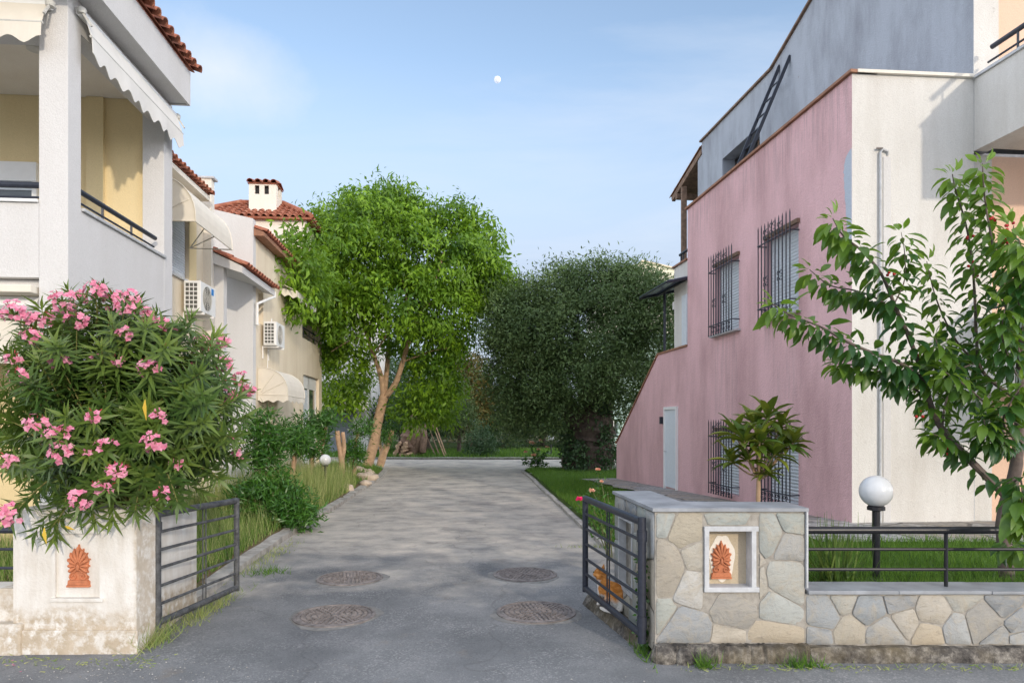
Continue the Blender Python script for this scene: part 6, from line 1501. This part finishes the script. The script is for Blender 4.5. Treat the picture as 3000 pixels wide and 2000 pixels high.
# ---------------------------------------------------------------- rocks along the left bed
rk = None
for i, (u, v, s, lab) in enumerate(((1075, 1405, .30, 'largest pale rock of the bed edge by the leaning trunk'), (1050, 1383, .25, 'pale rock lying behind the largest rock of the bed'), (1080, 1388, .2, 'small pale rock between the largest one and the trunk'), (985, 1410, .22, 'flat pale rock at the foot of the forked stem'),
                          (1015, 1436, .18, 'rock nearest the kerb below the forked stem'), (995, 1428, .2, 'white rock half hidden in the grass below the forked stem'), (1025, 1390, .2, 'rock between the forked stem and the tufted tree'), (1070, 1420, .16, 'small rock at the kerb before the largest one'))):
    p = G(u, v, .08); mb = MB(); mb.ball((0, 0, 0), (s, s * .8, s * .62), nu=12, nv=8)
    mb.v = [Vector((q_.x, q_.y, q_.z)) * (1 + .22 * math.sin(q_.x * 23 + i * 2) * math.cos(q_.y * 19 + i) + .12 * math.sin(q_.z * 31 + i)) for q_ in mb.v]
    mb.v = [q_ + p + Vector((0, 0, s * .2)) for q_ in mb.v]
    o = mb.build('rock', m_rock, None, origin=tuple(p), smooth=True); tag(o, lab, 'rock', 'pale rocks edging the left bed')

# ================================================================ grasses
def grass(name, xy, z, h, wd, mat, label, lean=.35):
    n_ = len(xy); pos = np.concatenate([xy, z[:, None]], 1)
    d = np.concatenate([rng.normal(size=(n_, 2)) * lean, np.ones((n_, 1))], 1); nr = np.concatenate([rng.normal(size=(n_, 2)), np.zeros((n_, 1))], 1)
    o = leafs(name, pos, d, nr, h, wd, mat, tpl='tri'); return tag(o, label, 'grass', None, 'stuff')
def region(n_, x0, x1, y0, y1, ok, pw=1.0):
    out = []
    while len(out) < n_:
        xs = rng.uniform(x0, x1, n_); ys = y0 + (y1 - y0) * rng.rand(n_) ** pw
        out += [(x, y) for x, y in zip(xs, ys) if ok(x, y)]
    return np.array(out[:n_])
def okR(x, y):
    if y < 5.12 or x > pinkX(max(y, 8.4)) - 1.05 + (9 if y < 7.05 else 0) and not (y > 19.2): return False
    if 7.05 < y < 8.5 and x > 3.1: return False
    if y < 6.0 and x < 1.35: return False
    if 4.9 < y < 6.1 and 2.0 > x > .9 and y < 5.2: return False
    return x > edgeR(max(y, 6)) + .17
a = region(26000, 1.2, 5.4, 5.1, 7.1, okR); grass('lawn_grass', a, np.array([hR(x, y) for x, y in a]) - .005, .05 + .075 * rng.rand(len(a)) ** 2, .0045, lm_grass, 'short green lawn grass before the white front')
a = region(42000, .3, 5.0, 7.0, 24.2, okR, 1.3); grass('lawn_grass', a, np.array([hR(x, y) for x, y in a]) - .005, .05 + .09 * rng.rand(len(a)), .010, lm_grass, 'green lawn grass beside the pink wall')
def okL(x, y): return x < edgeL(y) - .19 and not (y < 6.4 and x > -2.97)
a = region(9000, -6.5, -2.8, 6.2, 11.5, okL); hg = .10 + .42 * rng.rand(len(a)) ** 1.8; grass('tall_grass', a, np.array([hL(x, y) for x, y in a]), hg, .007, lm_dry, 'tall yellow green grass and weeds behind the weathered gate', .22)
a = region(9000, -6.5, -2.8, 6.2, 12.0, okL); grass('garden_grass', a, np.array([hL(x, y) for x, y in a]), .08 + .2 * rng.rand(len(a)), .009, lm_grass, 'green grass in the left garden', .3)
a = region(7000, -5.4, -3.45, 11.0, 16.8, okL); grass('tall_grass', a, np.array([hL(x, y) for x, y in a]), .25 + .55 * rng.rand(len(a)) ** 1.2, .011, lm_dry, 'tall pale seeding grass round the small globe lamp', .16)
a = region(12000, -9.0, -3.5, 11.5, 26.0, okL); grass('garden_grass', a, np.array([hL(x, y) for x, y in a]), .06 + .16 * rng.rand(len(a)), .016, lm_grass, 'grass under the bright tree', .3)
a = region(16000, -12, 12, 31.9, 40, lambda x, y: True); grass('far_grass', a, .05 + .12 * (a[:, 1] - 31.6) / 22, .08 + .16 * rng.rand(len(a)), .03, lm_grass, 'shaded grass beyond the lane', .3)
# weeds at the foot of walls, along the kerbs and gate
def weed(name, label, c, n_, sx, sy, h, mat, wd=.008):
    a = np.stack([c[0] + rng.normal(size=n_) * sx, c[1] + rng.normal(size=n_) * sy], 1)
    o = grass(name, a, np.full(n_, c[2]), h * (.4 + .8 * rng.rand(n_)), wd, mat, label, .6); o['category'] = 'weeds'; return o
weed('weed_tuft', 'bright green weed tuft at the foot of the stone pillar', (1.30, 4.62, .0), 80, .035, .02, .12, lm_grass)
weed('weed_tuft', 'green weed patch at the foot of the low stone wall', (1.98, 4.63, .0), 110, .07, .02, .10, lm_grass)
weed('dry_weeds', 'dry weeds by the hinge of the weathered gate', (-2.70, 5.12, .0), 260, .05, .10, .20, lm_dry, .006)
weed('dry_weeds', 'dry weeds under the weathered gate', (-2.66, 5.9, .0), 420, .05, .38, .11, lm_dry, .006)
weed('weed_tuft', 'low weeds at the left kerb end', (-2.72, 7.55, .0), 180, .12, .10, .08, lm_grass)
weed('weed_tuft', 'weeds in the joint between right kerb and drive', (1.2, 9.1, .0), 160, .25, .05, .06, lm_dry)
weed('weed_tuft', 'weeds under the dark blue gate near the stone pillar', (.93, 4.95, .0), 140, .03, .14, .08, lm_grass)
weed('dry_weeds', 'dry grass beside the left kerb', (-3.0, 8.2, .0), 380, .08, .7, .07, lm_dry)
a = np.stack([rng.uniform(1.1, 3.8, 260), 4.60 + rng.normal(size=260) * .035], 1)
o = grass('dry_litter', a, np.full(260, .006), .02 + .03 * rng.rand(260), .008, lm_dry, 'dry leaf litter along the foot of the stone wall', 2.5); o['category'] = 'leaf litter'
a = np.stack([rng.uniform(-3.7, -2.4, 160), 4.72 + rng.normal(size=160) * .07], 1)
o = grass('dry_litter', a, np.full(160, .006), .02 + .02 * rng.rand(160), .008, lm_dry, 'dry litter at the foot of the white pillar', 2.5); o['category'] = 'leaf litter'
# loose grit and pale chips on the road edge
n_ = 420; gx = np.concatenate([rng.normal(-2.5, .55, n_ // 2), rng.normal(.95, .28, n_ // 4), rng.uniform(-3.8, 2, n_ // 4)]); gy = np.concatenate([rng.normal(4.5, .12, n_ // 2), rng.normal(5.3, .6, n_ // 4), rng.uniform(3.9, 9, n_ // 4)])
mb = MB()
V = []; Q = []
for k in range(n_):
    r_ = .0025 + .0045 * rng.rand() ** 3; b_ = len(V)
    for dz, f in ((0, 1), (r_ * .9, .55)):
        for j in range(4): t = j * 1.571 + k; V.append((gx[k] + math.cos(t) * r_ * f * (1 + .4 * rng.rand()), gy[k] + math.sin(t) * r_ * f, .006 + dz))
    Q += [(b_ + 4, b_ + 5, b_ + 6, b_ + 7)] + [(b_ + j, b_ + (j + 1) % 4, b_ + 4 + (j + 1) % 4, b_ + 4 + j) for j in range(4)]
o = np_mesh('grit', V, Q, plain('pale_grit', (.32, .31, .29), .95, var=.4, bump=0), smooth=False); tag(o, 'loose pale grit scattered on the road edge', 'grit', None, 'stuff')
pp = np.stack([rng.uniform(-3.75, -3.2, 14), rng.uniform(4.25, 4.75, 14), np.full(14, .012)], 1)
o = leafs('fallen_petals', pp, np.concatenate([rng.normal(size=(14, 2)), np.full((14, 1), .1)], 1), np.tile([0, 0, 1.], (14, 1)), .022, .018, lm_pink); tag(o, 'fallen pink petals on the road before the white pillar', 'petals', None, 'stuff')
